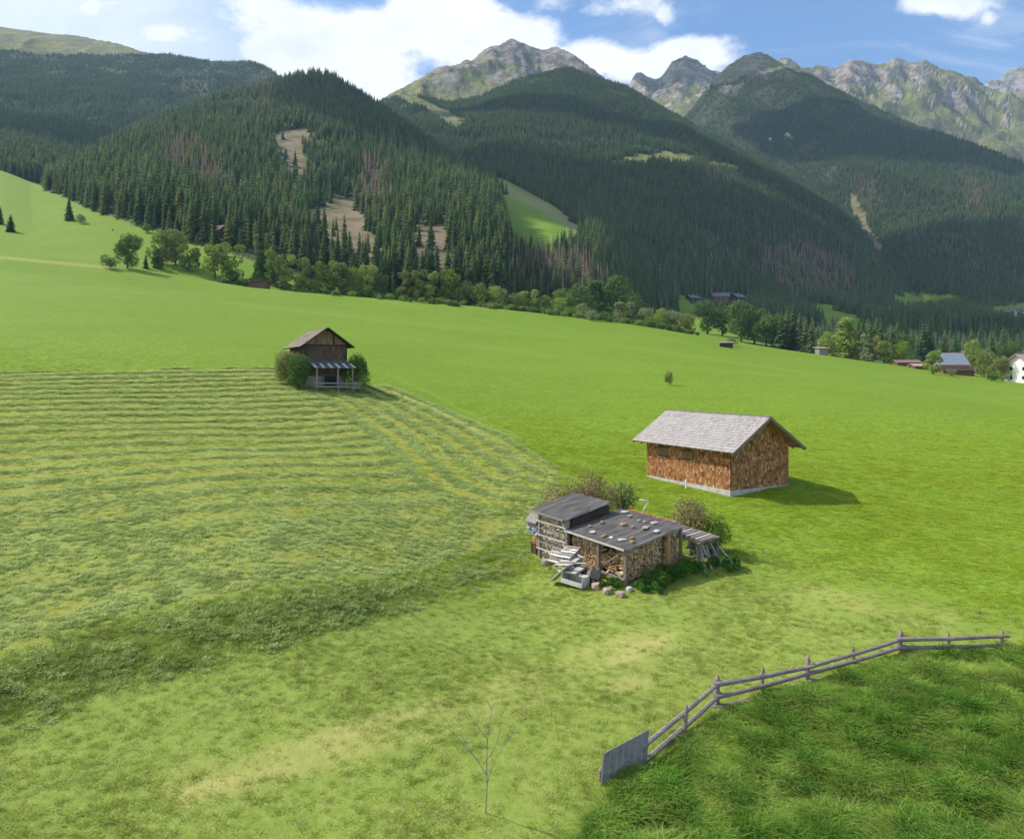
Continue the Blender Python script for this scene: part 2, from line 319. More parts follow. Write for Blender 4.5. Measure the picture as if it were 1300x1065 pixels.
# ---------------------------------------------------------------- nodes helper
def mat(name, rough=0.8):
    m = bpy.data.materials.new(name); m.use_nodes = True
    b = m.node_tree.nodes['Principled BSDF']; b.inputs['Roughness'].default_value = rough
    b.inputs['Specular IOR Level'].default_value = 0.25
    return m, m.node_tree, b
class N:
    """small wrapper to write node trees"""
    def __init__(s, nt): s.nt = nt; s.cache = {}
    def new(s, t, **k):
        n = s.nt.nodes.new(t)
        for a, v in k.items(): setattr(n, a, v)
        return n
    def link(s, a, b): s.nt.links.new(a, b)
    def put(s, sock, v):
        if isinstance(v, (int, float)): sock.default_value = v
        elif isinstance(v, (tuple, list)): sock.default_value = tuple(v) + ((1,) if len(v) == 3 and len(sock.default_value) == 4 else ())
        else: s.link(v, sock)
    def m(s, op, a, b=0.0, c=0.0, clamp=False):
        n = s.new('ShaderNodeMath', operation=op, use_clamp=clamp)
        s.put(n.inputs[0], a); s.put(n.inputs[1], b); s.put(n.inputs[2], c); return n.outputs[0]
    def mix(s, f, a, b, mode='MIX'):
        n = s.new('ShaderNodeMix', data_type='RGBA', blend_type=mode)
        s.put(n.inputs[0], f); s.put(n.inputs[6], a); s.put(n.inputs[7], b); return n.outputs[2]
    def ss(s, v, a, b, o0=0.0, o1=1.0):
        n = s.new('ShaderNodeMapRange', interpolation_type='SMOOTHSTEP')
        s.put(n.inputs[0], v); s.put(n.inputs[1], a); s.put(n.inputs[2], b); s.put(n.inputs[3], o0); s.put(n.inputs[4], o1); return n.outputs[0]
    def noise(s, vec, scale, detail=4, rough=0.55, dist=0.0, out=0):
        n = s.new('ShaderNodeTexNoise'); s.put(n.inputs['Scale'], scale); n.inputs['Detail'].default_value = detail
        n.inputs['Roughness'].default_value = rough; n.inputs['Distortion'].default_value = dist
        if vec is not None: s.link(vec, n.inputs['Vector'])
        return n.outputs[out]
    def attr(s, name):
        n = s.new('ShaderNodeAttribute', attribute_name=name); return n.outputs['Fac']
    def pos(s): return s.new('ShaderNodeNewGeometry').outputs['Position']
    def obj(s): return s.new('ShaderNodeTexCoord').outputs['Object']
    def rnd(s): return s.new('ShaderNodeObjectInfo').outputs['Random']
    def scl(s, v, x, y, z):
        n = s.new('ShaderNodeMapping'); s.link(v, n.inputs[0]); n.inputs['Scale'].default_value = (x, y, z); return n.outputs[0]
    def ramp(s, f, stops):
        n = s.new('ShaderNodeValToRGB'); e = n.color_ramp.elements
        while len(e) < len(stops): e.new(0.5)
        for i, (p, c) in enumerate(stops): e[i].position = p; e[i].color = tuple(c) + (1,)
        s.put(n.inputs[0], f); return n.outputs[0]
    def bump(s, h, strength=0.5, dist=0.1, normal=None):
        n = s.new('ShaderNodeBump'); n.inputs['Strength'].default_value = strength; n.inputs['Distance'].default_value = dist
        s.link(h, n.inputs['Height'])
        if normal is not None: s.link(normal, n.inputs['Normal'])
        return n.outputs[0]

# ---------------------------------------------------------------- ground material
mg, nt, bs = mat('ground', 0.9)
bs.inputs['Specular IOR Level'].default_value = 0.12
g = N(nt); P0 = g.pos()
nb = g.noise(P0, 0.035, 5); nm_ = g.noise(P0, 0.35, 5, 0.6); nf = g.noise(P0, 3.2, 6, 0.7); nff = g.noise(P0, 14.0, 4, 0.7); ng = g.noise(P0, 0.009, 5, .6)
lush = g.mix(g.ss(nb, 0.35, 0.65), (0.170, 0.268, 0.015), (0.210, 0.312, 0.022))
lush = g.mix(g.ss(nm_, 0.42, 0.72), lush, (0.220, 0.312, 0.028))
lush = g.mix(g.m('MULTIPLY', g.ss(nf, 0.42, 0.58), 0.85), lush, (0.098, 0.180, 0.012)); lush = g.mix(g.m('MULTIPLY', g.ss(g.noise(P0, 0.9, 6, .75), .5, .66), .55), lush, (0.245, 0.330, 0.040)); lush = g.mix(g.m('MULTIPLY', g.ss(g.noise(g.scl(P0, .35, 1, 1), 0.12, 5, .6), .45, .7), .5), lush, (0.150, 0.240, 0.018))
nearc = g.mix(g.ss(nf, 0.3, 0.7), (0.190, 0.260, 0.035), (0.270, 0.330, 0.065))
nearc = g.mix(g.ss(nff, 0.5, 0.8), nearc, (0.36, 0.37, 0.13))
base = g.mix(g.attr('rough_grass'), lush, nearc)
stub = g.mix(g.ss(nf, 0.35, 0.7), (0.230, 0.245, 0.035), (0.320, 0.320, 0.070))
hay = g.mix(g.ss(nff, 0.35, 0.7), (0.190, 0.265, 0.060), (0.330, 0.400, 0.125))
mcol = g.mix(g.attr('windrow'), stub, hay)
base = g.mix(g.attr('mown'), base, mcol)
base = g.mix(g.m('MULTIPLY', g.attr('bank'), g.ss(nf, 0.3, 0.6)), base, (0.125, 0.205, 0.03))
base = g.mix(g.attr('dry'), base, g.mix(nf, (0.36, 0.35, 0.09), (0.46, 0.41, 0.15)))
base = g.mix(g.attr('soil'), base, (0.42, 0.36, 0.24))
base = g.mix(g.m('MULTIPLY', g.attr('track'), 0.55), base, (0.20, 0.30, 0.045))
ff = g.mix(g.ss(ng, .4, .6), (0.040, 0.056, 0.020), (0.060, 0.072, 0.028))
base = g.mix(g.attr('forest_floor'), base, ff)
n45 = g.noise(P0, 0.045, 6, 0.65)
brn = g.mix(g.ss(n45, 0.4, 0.62), (0.235, 0.165, 0.110), (0.120, 0.110, 0.050)); base = g.mix(g.m('MULTIPLY', g.attr('clearing'), g.ss(g.noise(P0, .08, 6, .7), .30, .5, .35, 1)), base, brn)
base = g.mix(g.attr('tan'), base, (0.26, 0.24, 0.085))
al = g.mix(g.ss(n45, 0.38, 0.6), (0.235, 0.235, 0.065), (0.135, 0.150, 0.045)); al = g.mix(g.ss(g.noise(P0, 0.012, 5), .48, .62), al, (0.150, 0.135, 0.060))
base = g.mix(g.attr('alpine'), base, al)
rk_ = g.mix(g.ss(g.noise(P0, 0.02, 8, 0.7), 0.36, 0.62), (0.17, 0.145, 0.115), (0.46, 0.40, 0.325))
rk_ = g.mix(g.ss(g.noise(g.scl(P0, 1, 1, 5), 0.012, 6, 0.7, 1.0), 0.52, 0.62), rk_, (0.17, 0.155, 0.135))
base = g.mix(g.attr('rock'), base, rk_)
base = g.mix(g.attr('scree'), base, (0.48, 0.46, 0.43))
g.link(base, bs.inputs['Base Color'])
h1 = g.m('ADD', g.m('MULTIPLY', nf, 0.10), g.m('MULTIPLY', nff, 0.05))
b1 = g.bump(h1, 0.55, 1.0)
h2 = g.m('MULTIPLY', g.m('ADD', g.attr('rock'), g.m('MULTIPLY', g.attr('alpine'), 0.25)), g.m('MULTIPLY', g.noise(P0, 0.03, 8, 0.7), 30.0))
b2 = g.bump(h2, 0.8, 1.0, b1)
g.link(b2, bs.inputs['Normal'])

# ---------------------------------------------------------------- mesh helpers
def link(o): COL.objects.link(o); return o
def mesh_np(name, V, Fc, material, attrs=None, smooth=False):
    """V (n,3), Fc (m,k) with equal k"""
    me = bpy.data.meshes.new(name); V = np.asarray(V, np.float32); Fc = np.asarray(Fc, np.int32); k = Fc.shape[1] if len(Fc) else 3
    me.vertices.add(len(V)); me.vertices.foreach_set('co', V.ravel())
    me.loops.add(Fc.size); me.loops.foreach_set('vertex_index', Fc.ravel())
    me.polygons.add(len(Fc)); me.polygons.foreach_set('loop_start', np.arange(0, Fc.size, k, dtype=np.int32))
    me.update(calc_edges=True)
    if smooth: me.polygons.foreach_set('use_smooth', np.ones(len(Fc), bool))
    for kname, arr in (attrs or {}).items():
        at = me.attributes.new(kname, 'FLOAT', 'POINT'); at.data.foreach_set('value', np.asarray(arr, np.float32).ravel())
    if material: me.materials.append(material)
    me.validate(); return me
def setp(o, label=None, cat=None, group=None, kind=None):
    for k, v in (('label', label), ('category', cat), ('group', group), ('kind', kind)):
        if v: o[k] = v
    return o

V3 = np.stack([XX, YY, ZT + CZ], -1)
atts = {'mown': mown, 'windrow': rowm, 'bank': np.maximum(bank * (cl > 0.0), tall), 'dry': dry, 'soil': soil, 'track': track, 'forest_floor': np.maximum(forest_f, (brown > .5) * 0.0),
        'clearing': brown, 'tan': tanband, 'alpine': alp * (1 - (isl['M'])), 'rock': rock, 'scree': scree.astype(float),
        'rough_grass': np.where(near, np.clip((line_d([(-900, 700), (0, 700), (640, 700), (700, 640), (860, 640), (1000, 680), (1300, 760), (2000, 900)], PX, PY)) / 90, 0, 1), 0)}
nA, nY = XX.shape
idx = np.arange(nA * nY).reshape(nA, nY)
quads = np.stack([idx[:-1, :-1], idx[1:, :-1], idx[1:, 1:], idx[:-1, 1:]], -1)
lab = LAY[:-1, :-1]
setnames = {'M': ('meadow', None), 'A': ('forested_hill', None), 'B': ('forested_hill', None), 'C': ('mountain', None), 'D': ('mountain', None), 'P': ('mountain', None), 'E': ('mountain', None), 'G': ('mountain', None)}
for li, k in enumerate(names):
    q = quads[lab == li].reshape(-1, 4)
    if len(q) == 0: continue
    used, inv = np.unique(q, return_inverse=True); inv = inv.reshape(q.shape)
    V = V3.reshape(-1, 3)[used]; at = {a: v.ravel()[used] for a, v in atts.items()}
    if k == 'M':     # carry the sheet on under and behind the camera
        e0 = idx[:, 0]; pos = np.searchsorted(used, e0); n0 = len(V); extra = []
        for (yy, kx) in ((0.0, 60.0), (-90.0, 200.0)):
            x = AG * kx; extra.append(np.stack([x, np.full(nA, yy), np.interp(x, [-200, 200], [22, -22]) + CZ - 12.4 + 0.06 * yy], -1))
        V = np.concatenate([V] + extra); r0 = pos; r1 = n0 + np.arange(nA); r2 = r1 + nA
        nq = [np.stack([r1[:-1], r1[1:], r0[1:], r0[:-1]], -1), np.stack([r2[:-1], r2[1:], r1[1:], r1[:-1]], -1)]
        inv = np.concatenate([inv] + nq)
        at = {a: np.concatenate([v, np.full(2 * nA, 1.0 if a == 'rough_grass' else 0.0)]) for a, v in at.items()}
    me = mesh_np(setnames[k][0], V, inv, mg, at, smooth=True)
    o = link(bpy.data.objects.new(setnames[k][0], me)); o['kind'] = 'structure'
# ---------------------------------------------------------------- foliage materials
def leaf_mat(name, cols, trans=0.35, obj_var=0.35, rough=0.75):
    m = bpy.data.materials.new(name); m.use_nodes = True; nt = m.node_tree; nt.nodes.clear(); g = N(nt)
    r = g.rnd(); c = g.ramp(r, [(i / max(1, len(cols) - 1), k) for i, k in enumerate(cols)])
    nn = g.noise(g.pos(), 0.9, 3); c = g.mix(g.m('MULTIPLY', g.ss(nn, 0.4, 0.65), obj_var), c, tuple(v * 1.6 for v in cols[len(cols) // 2]))
    d = g.new('ShaderNodeBsdfDiffuse'); t = g.new('ShaderNodeBsdfTranslucent'); g.link(c, d.inputs[0]); g.link(c, t.inputs[0])
    mx = g.new('ShaderNodeMixShader'); mx.inputs[0].default_value = trans; g.link(d.outputs[0], mx.inputs[1]); g.link(t.outputs[0], mx.inputs[2])
    o = g.new('ShaderNodeOutputMaterial'); g.link(mx.outputs[0], o.inputs[0]); return m
M_spruce = leaf_mat('spruce needles', [(0.062, 0.112, 0.044), (0.135, 0.182, 0.056), (0.082, 0.142, 0.064), (0.24, 0.25, 0.075)], 0.35, 0.5)
M_larch = leaf_mat('larch needles', [(0.12, 0.17, 0.045), (0.16, 0.20, 0.06)], 0.25)
M_dead = leaf_mat('dead needles', [(0.24, 0.165, 0.105), (0.30, 0.215, 0.15), (0.22, 0.175, 0.125)], 0.1)
M_leafA = leaf_mat('green leaves', [(0.16, 0.25, 0.045), (0.21, 0.29, 0.055), (0.17, 0.24, 0.06)], 0.35)
M_leafB = leaf_mat('light leaves', [(0.25, 0.33, 0.075), (0.30, 0.37, 0.10)], 0.4)
M_leafC = leaf_mat('pale willow leaves', [(0.24, 0.29, 0.14), (0.26, 0.31, 0.15)], 0.35)
M_leafD = leaf_mat('dark leaves', [(0.095, 0.165, 0.045), (0.12, 0.19, 0.05)], 0.25)
M_leafO = leaf_mat('olive leaves', [(0.20, 0.24, 0.08), (0.25, 0.27, 0.10)], 0.3)
mb, nt, bs = mat('bark', 0.95); g = N(nt)
g.link(g.mix(g.noise(g.scl(g.pos(), 3, 3, 0.7), 2.0, 5), (0.055, 0.044, 0.034), (0.15, 0.125, 0.10)), bs.inputs['Base Color']); M_bark = mb
mb, nt, bs = mat('birch bark', 0.8); g = N(nt)
g.link(g.mix(g.ss(g.noise(g.scl(g.pos(), 1, 1, 3), 1.5, 4), .55, .6), (0.62, 0.60, 0.55), (0.1, 0.09, 0.08)), bs.inputs['Base Color']); M_birch = mb

def spruce_mesh(name, seed, tiers=16, per=9, width=0.17, material=None, sub=1, top=0.0, low=0.03, dead=False):
    """crown of a spruce 1 high: drooping, tapering branch plates all round the stem"""
    r = random.Random(seed); V = []; T = []
    for t in range(tiers):
        f = t / (tiers - 1); z = low + (1 - low) * f ** 0.92; R = width * (1 - f) ** 0.78 * r.uniform(0.82, 1.12) + 0.006
        off = r.uniform(0, 6.28); nb_ = max(4, int(per * (1 - 0.45 * f)))
        for b in range(nb_):
            if dead and r.random() < 0.35: continue
            an = off + b * 6.283 / nb_ + r.uniform(-.25, .25); L = R * r.uniform(0.65, 1.15); dz = -L * r.uniform(0.25, 0.7); w = L * r.uniform(0.28, 0.46)
            c, s_ = math.cos(an), math.sin(an); zz = z + r.uniform(-.012, .012) + L * 0.25
            i = len(V)
            V += [(0, 0, zz + 0.012), (c * L * .55 - s_ * w, s_ * L * .55 + c * w, zz + dz * .45 - 0.02), (c * L, s_ * L, zz + dz), (c * L * .55 + s_ * w, s_ * L * .55 - c * w, zz + dz * .45 - 0.02)]
            T += [(i, i + 1, i + 2), (i, i + 2, i + 3)]
            if sub > 1:
                for q in range(sub):
                    k = r.uniform(.25, .9); sgn = r.choice((-1, 1)); i = len(V); bx, by, bz = c * L * k, s_ * L * k, zz + dz * k
                    e = L * r.uniform(.2, .4); ex, ey = -s_ * sgn * e + c * e * .5, c * sgn * e + s_ * e * .5
                    V += [(bx, by, bz + .006), (bx + ex, by + ey, bz - e * .55), (bx + c * e * .6, by + s_ * e * .6, bz - e * .35)]; T += [(i, i + 1, i + 2)]
    i = len(V); V += [(0.006, 0, .93), (-.003, .005, .93), (-.003, -.005, .93), (0, 0, 1.03)]; T += [(i, i + 1, i + 3), (i + 1, i + 2, i + 3), (i + 2, i, i + 3)]
    if not dead:   # inner mass of twigs close to the stem
        k = 7; base = len(V)
        for lv in range(5):
            zz = low + lv / 5 * .9
            for j in range(k):
                a = j * 6.283 / k; R = width * .42 * (1 - lv / 5) * r.uniform(.8, 1.2) + .004; V.append((R * math.cos(a), R * math.sin(a), zz))
        for lv in range(4):
            for j in range(k):
                a0 = base + lv * k + j; a1 = base + lv * k + (j + 1) % k; T += [(a0, a1, a1 + k), (a0, a1 + k, a0 + k)]
    return mesh_np(name, V, T, material)
def trunk_mesh(name, h, r0, r1, material, lean=0.0, seg=5, k=7, seed=0, twist=0.0):
    r = random.Random(seed); V = []; T = []; cx = cy = 0
    for s_ in range(seg + 1):
        f = s_ / seg; R = r0 + (r1 - r0) * f
        if s_ == 0: R *= 1.35
        for j in range(k): V.append((cx + R * math.cos(j * 6.283 / k), cy + R * math.sin(j * 6.283 / k), h * f))
        cx += r.uniform(-1, 1) * twist + lean / seg; cy += r.uniform(-1, 1) * twist
    for s_ in range(seg):
        for j in range(k):
            a0 = s_ * k + j; a1 = s_ * k + (j + 1) % k; T.append((a0, a1, a1 + k, a0 + k))
    return mesh_np(name, V, T, material, smooth=True)

# ---------------------------------------------------------------- forest sampling
def visible(a, Y, zt, margin=0.012):
    """keep what could be seen from near the camera"""
    runmax = np.maximum.accumulate((ZT) / YY, axis=1)
    return zt / Y >= bil_q(runmax, a, np.log(Y)) - margin
NS = 720000
a = rng.uniform(-0.86, 0.86, NS); Y = np.sqrt(rng.uniform(330 ** 2, 3300 ** 2, NS)); l = np.log(Y)
fm = (bil_q(forest_f, a, l) > 0.5) | ((bil_q(brown, a, l) > .5) & (rng.random(NS) < .02))
a, Y, l = a[fm], Y[fm], l[fm]
z = bil_q(ZT, a, l); k = visible(a, Y, z + 22); a, Y, l, z = a[k], Y[k], l[k], z[k]
x = a * Y
px_, py_ = proj(x, Y, z + CZ)
hgt = rng.uniform(9, 21, len(a)) * (1 - .18 * sstep(Y, 600, 1200)) * (1 - 0.38 * sstep(z, 450, 950))
inval = (bil_q(isl['M'].astype(float), a, l) > .5) & (Y < 620); hgt = np.where(inval, hgt * 0.62, hgt)
hgt *= np.where(rng.random(len(a)) < 0.12, 0.65, 1.0)
# thin out edges to keep ragged borders and gaps
dens = fbm(x / 70, Y / 70, 3, 201)
keep = (rng.random(len(a)) < np.where(inval, .35, 1)) & (rng.random(len(a)) < np.clip(0.62 + 0.9 * dens - 0.2 * sstep(Y, 1800, 3000), 0.18, 1))
keep &= ~((px_ > 862) & (px_ < 948) & (py_ > 376) & (py_ < 404)) & ~((px_ > 1262) & (px_ < 1330) & (py_ > 390) & (py_ < 416))
a, Y, l, z, x, px_, py_, hgt = [q[keep] for q in (a, Y, l, z, x, px_, py_, hgt)]
kind = np.zeros(len(a), int)
def inp(poly): return inpoly(px_ + 8 * rng.standard_normal(len(a)), py_ + 6 * rng.standard_normal(len(a)), poly)
ndead = np.zeros(len(a), bool)
for poly, pr_ in (([(205, 178), (245, 185), (275, 215), (290, 250), (262, 255), (225, 228), (205, 205)], .55), ([(465, 200), (490, 205), (490, 275), (462, 278), (455, 240)], .6), ([(300, 105), (345, 110), (350, 150), (310, 160)], .35),
                 ([(640, 325), (700, 318), (765, 335), (775, 375), (700, 385), (650, 372)], .5), ([(970, 310), (1010, 300), (1075, 330), (1085, 378), (1000, 378), (965, 340)], .55), ([(1085, 228), (1108, 228), (1112, 262), (1090, 258)], .6),
                 ([(1225, 225), (1252, 225), (1252, 272), (1232, 270)], .5), ([(890, 215), (925, 225), (925, 245), (893, 240)], .45), ([(1150, 285), (1250, 310), (1240, 345), (1140, 310)], .25), ([(860, 310), (960, 315), (950, 350), (865, 340)], .2)):
    ndead |= inp(poly) & (rng.random(len(a)) < pr_ * 1.15)
kind[ndead] = 2
lar = (rng.random(len(a)) < 0.035 + 0.10 * sstep(fbm(x / 160, Y / 160, 2, 207), .1, .5)) & ~ndead; kind[lar] = 1
print('forest trees', len(a))
o_ = np.argsort(-(hgt / Y))
# individuals: the 300 that show largest
visI = (np.abs(px_[o_] - 650) < 665) & (((z[o_] + hgt[o_] * 0.9) / Y[o_]) > bil_q(np.maximum.accumulate(ZT / YY, axis=1), a[o_], l[o_]) + 0.004)
ind = o_[visI][:270]
rest = np.setdiff1d(np.arange(len(a)), ind)

def points_obj(name, P_, scl, rot, kindv, protos, label_kind='stuff', sclz=None):
    """one object that grows copies of the prototype meshes on its own points (geometry nodes)"""
    me = bpy.data.meshes.new(name); me.vertices.add(len(P_)); me.vertices.foreach_set('co', np.asarray(P_, np.float32).ravel())
    for an, arr, ty in (('scl', scl, 'FLOAT'), ('rz', rot, 'FLOAT'), ('knd', kindv, 'INT')):
        at = me.attributes.new(an, ty, 'POINT'); at.data.foreach_set('value', np.asarray(arr, np.int32 if ty == 'INT' else np.float32))
    ob = link(bpy.data.objects.new(name, me)); ob['kind'] = label_kind
    ng = bpy.data.node_groups.new(name, 'GeometryNodeTree'); ng.interface.new_socket('Geometry', in_out='INPUT', socket_type='NodeSocketGeometry'); ng.interface.new_socket('Geometry', in_out='OUTPUT', socket_type='NodeSocketGeometry')
    nd = ng.nodes; L = ng.links.new
    gi = nd.new('NodeGroupInput'); go = nd.new('NodeGroupOutput'); join = nd.new('GeometryNodeJoinGeometry')
    def at(n, ty='FLOAT'):
        q = nd.new('GeometryNodeInputNamedAttribute'); q.data_type = ty; q.inputs[0].default_value = n; return q.outputs[0]
    for i, pm in enumerate(protos):
        po = bpy.data.objects.new(name + '_shape', pm)      # not linked to the scene: only a source of shape
        oi = nd.new('GeometryNodeObjectInfo'); oi.inputs['Object'].default_value = po
        cmpn = nd.new('FunctionNodeCompare'); cmpn.data_type = 'INT'; cmpn.operation = 'EQUAL'; L(at('knd', 'INT'), cmpn.inputs[2]); cmpn.inputs[3].default_value = i
        ip = nd.new('GeometryNodeInstanceOnPoints'); L(gi.outputs[0], ip.inputs['Points']); L(cmpn.outputs[0], ip.inputs['Selection']); L(oi.outputs['Geometry'], ip.inputs['Instance'])
        cx = nd.new('ShaderNodeCombineXYZ'); L(at('rz'), cx.inputs[2]); L(cx.outputs[0], ip.inputs['Rotation'])
        L(at('scl'), ip.inputs['Scale']); L(ip.outputs[0], join.inputs[0])
    L(join.outputs[0], go.inputs[0])
    md = ob.modifiers.new('grow', 'NODES'); md.node_group = ng
    return ob
far_s = [spruce_mesh('spruce_shape', i, tiers=9, per=7, width=0.22 + 0.03 * (i % 2), material=M_spruce) for i in range(4)]
far_l = [spruce_mesh('larch_shape', 10 + i, tiers=8, per=7, width=0.19, material=M_larch) for i in range(2)]
far_d = [spruce_mesh('dead_shape', 20 + i, tiers=10, per=6, width=0.12, material=M_dead) for i in range(2)]
kk = np.where(kind[rest] == 0, rng.integers(0, 4, len(rest)), np.where(kind[rest] == 1, rng.integers(4, 6, len(rest)), rng.integers(6, 8, len(rest))))
fo = points_obj('spruce_forest', np.stack([x[rest], Y[rest], z[rest] + CZ - 0.3], -1), hgt[rest], rng.uniform(0, 6.28, len(rest)), kk, far_s + far_l + far_d)
setp(fo, 'dense dark spruce forest with brown dead patches covering the mountain slopes', 'forest')

# individually built spruces
near_s = [spruce_mesh('crown', 40 + i, tiers=22, per=12, width=0.175 + 0.02 * (i % 3), material=M_spruce, sub=2, low=0.04) for i in range(5)]
near_l = spruce_mesh('crown', 50, tiers=18, per=11, width=0.18, material=M_larch, sub=2, low=0.08)
near_d = spruce_mesh('crown', 51, tiers=22, per=9, width=0.12, material=M_dead, sub=2, low=0.18, dead=True)
tr_s = trunk_mesh('trunk', 0.95, 0.014, 0.003, M_bark)
def conifer(x, y, h, cm, label, group, name='spruce_tree', wide=1.0, z=None):
    e = link(bpy.data.objects.new(name, None)); e.location = (x, y, gz(x, y) if z is None else z); e.scale = (h * wide, h * wide, h); e.rotation_euler = (0, 0, random.uniform(0, 6.28)); e.empty_display_size = .01
    c = link(bpy.data.objects.new('crown', cm)); c.parent = e; t = link(bpy.data.objects.new('trunk', tr_s)); t.parent = e
    return setp(e, label, 'tree', group)
layn = LAY[np.clip(((a + 1) / (AG[1] - AG[0])).astype(int), 0, nA - 1), np.clip(np.interp(l, LY, np.arange(len(LY))).astype(int), 0, nY - 1)]
for i in ind:
    side = 'left' if px_[i] < 330 else ('middle' if px_[i] < 620 else 'right')
    foot = {'left': 'in the front rows above the left meadow', 'middle': 'at the hill foot behind the leafy trees', 'right': 'in the lower woods below the steep hillside meadow'}[side]
    if kind[i] == 2: conifer(x[i], Y[i], hgt[i], near_d, 'brown dead spruce ' + foot, 'dead spruces ' + foot, 'dead_spruce', z=z[i] + CZ - .3)
    elif kind[i] == 1: conifer(x[i], Y[i], hgt[i], near_l, 'lighter green larch ' + foot, 'larches ' + foot, 'larch_tree', z=z[i] + CZ - .3)
    else: conifer(x[i], Y[i], hgt[i] * 1.08, near_s[int(i) % 5], 'tall dark green spruce ' + foot, 'spruces ' + foot, z=z[i] + CZ - .3)
# ---------------------------------------------------------------- leafy trees and bushes
def blob_crown(name, seed, lobes, nleaf, ls, material, flat=1.0):
    """crown from many small leaf-clump faces spread through overlapping lobes; lobes: (x,y,z,r)"""
    r = np.random.default_rng(seed); V = []; w_ = np.array([l[3] ** 2 for l in lobes]); w_ = w_ / w_.sum()
    k = r.choice(len(lobes), nleaf, p=w_); L_ = np.array(lobes)[k]
    d = r.normal(size=(nleaf, 3)); d /= np.linalg.norm(d, axis=1)[:, None]
    # uneven outline: radius modulated by direction noise
    nzr = 1 + 0.28 * fbm(d[:, 0] * 3 + k * 7.0, d[:, 1] * 3 + d[:, 2] * 2.5, 3, seed)
    rr = L_[:, 3] * nzr * r.uniform(0.45, 1.0, nleaf) ** 0.45
    c = L_[:, :3] + d * rr[:, None] * np.array([1, 1, flat])
    # gaps
    gp = fbm(c[:, 0] * 9 + seed, c[:, 1] * 9 + c[:, 2] * 11, 2, seed + 3); c = c[gp > -0.30]; d = d[gp > -0.30]; m = len(c)
    nrm = d + r.normal(size=(m, 3)) * 0.7; nrm /= np.linalg.norm(nrm, axis=1)[:, None]
    t = np.cross(nrm, r.normal(size=(m, 3))); t /= np.linalg.norm(t, axis=1)[:, None]; b = np.cross(nrm, t)
    s1 = ls * r.uniform(.6, 1.3, m)[:, None]; s2 = s1 * r.uniform(.5, .9, (m, 1))
    P4 = np.stack([c - t * s1, c - b * s2 * .8, c + t * s1, c + b * s2], 1).reshape(-1, 3)
    return mesh_np(name, P4, np.arange(len(P4)).reshape(-1, 4), material)
def limbs_mesh(name, seed, th, r0, lobes, material):
    """tapered stem with limbs running up into the crown"""
    r = random.Random(seed); V = []; Q = []
    def tube(p, q, ra, rb, k=6, seg=3):
        p = Vector(p); q = Vector(q); base = len(V); ax = (q - p).normalized(); u = ax.orthogonal().normalized(); w = ax.cross(u)
        for s_ in range(seg + 1):
            f = s_ / seg; c = p.lerp(q, f) + Vector((r.uniform(-1, 1), r.uniform(-1, 1), 0)) * 0.012 * (0 < s_ < seg); R = ra + (rb - ra) * f
            for j in range(k): V.append(tuple(c + (u * math.cos(j * 6.283 / k) + w * math.sin(j * 6.283 / k)) * R))
        for s_ in range(seg):
            for j in range(k): a0 = base + s_ * k + j; a1 = base + s_ * k + (j + 1) % k; Q.append((a0, a1, a1 + k, a0 + k))
    tube((0, 0, -0.02), (0.01, 0, th), r0 * 1.3, r0 * .75)
    for l in lobes: tube((0, 0, th * r.uniform(.6, 1)), (l[0] * .85, l[1] * .85, l[2]), r0 * .5, r0 * .12)
    return mesh_np(name, V, Q, material, smooth=True)
def lobeset(kind, seed):
    r = random.Random(seed); L_ = []
    if kind == 'round':
        L_.append((0, 0, .60, .28)); L_.append((.05, .04, .3, .2)); L_.append((-.1, -.05, .2, .14))
        for i in range(8): a_ = i * .785 + r.uniform(-.3, .3); q = r.uniform(.16, .26); L_.append((q * math.cos(a_), q * math.sin(a_), r.uniform(.26, .78), r.uniform(.13, .22)))
        L_.append((0.03, 0, .84, .15))
    elif kind == 'tall':
        for i in range(11): f = i / 10; q = r.uniform(.03, .11) * (1.2 - f); a_ = r.uniform(0, 6.28); L_.append((q * math.cos(a_), q * math.sin(a_), .12 + .78 * f, r.uniform(.10, .16) * (1.15 - .5 * f)))
    elif kind == 'airy':
        for i in range(14): a_ = r.uniform(0, 6.28); q = r.uniform(.04, .24); L_.append((q * math.cos(a_), q * math.sin(a_), r.uniform(.16, .9), r.uniform(.09, .15)))
    elif kind == 'bush':
        for i in range(9): a_ = i * .7; q = r.uniform(.1, .42); L_.append((q * math.cos(a_), q * math.sin(a_), r.uniform(.28, .66), r.uniform(.2, .32)))
    return L_
PROTO = {}
def proto_tree(kind, variant, mname, material, nleaf, ls):
    key = (kind, variant, mname, nleaf)
    if key not in PROTO:
        lb = lobeset(kind, variant * 13 + len(kind)); PROTO[key] = (blob_crown('crown', variant * 31 + 5, lb, nleaf, ls, material), limbs_mesh('trunk', variant, .32 if kind != 'bush' else .15, .022 if kind != 'bush' else .02, lb[:7], M_birch if kind == 'tall' and mname == 'pale' else M_bark))
    return PROTO[key]
LM = {'green': M_leafA, 'light': M_leafB, 'pale': M_leafC, 'dark': M_leafD, 'olive': M_leafO}
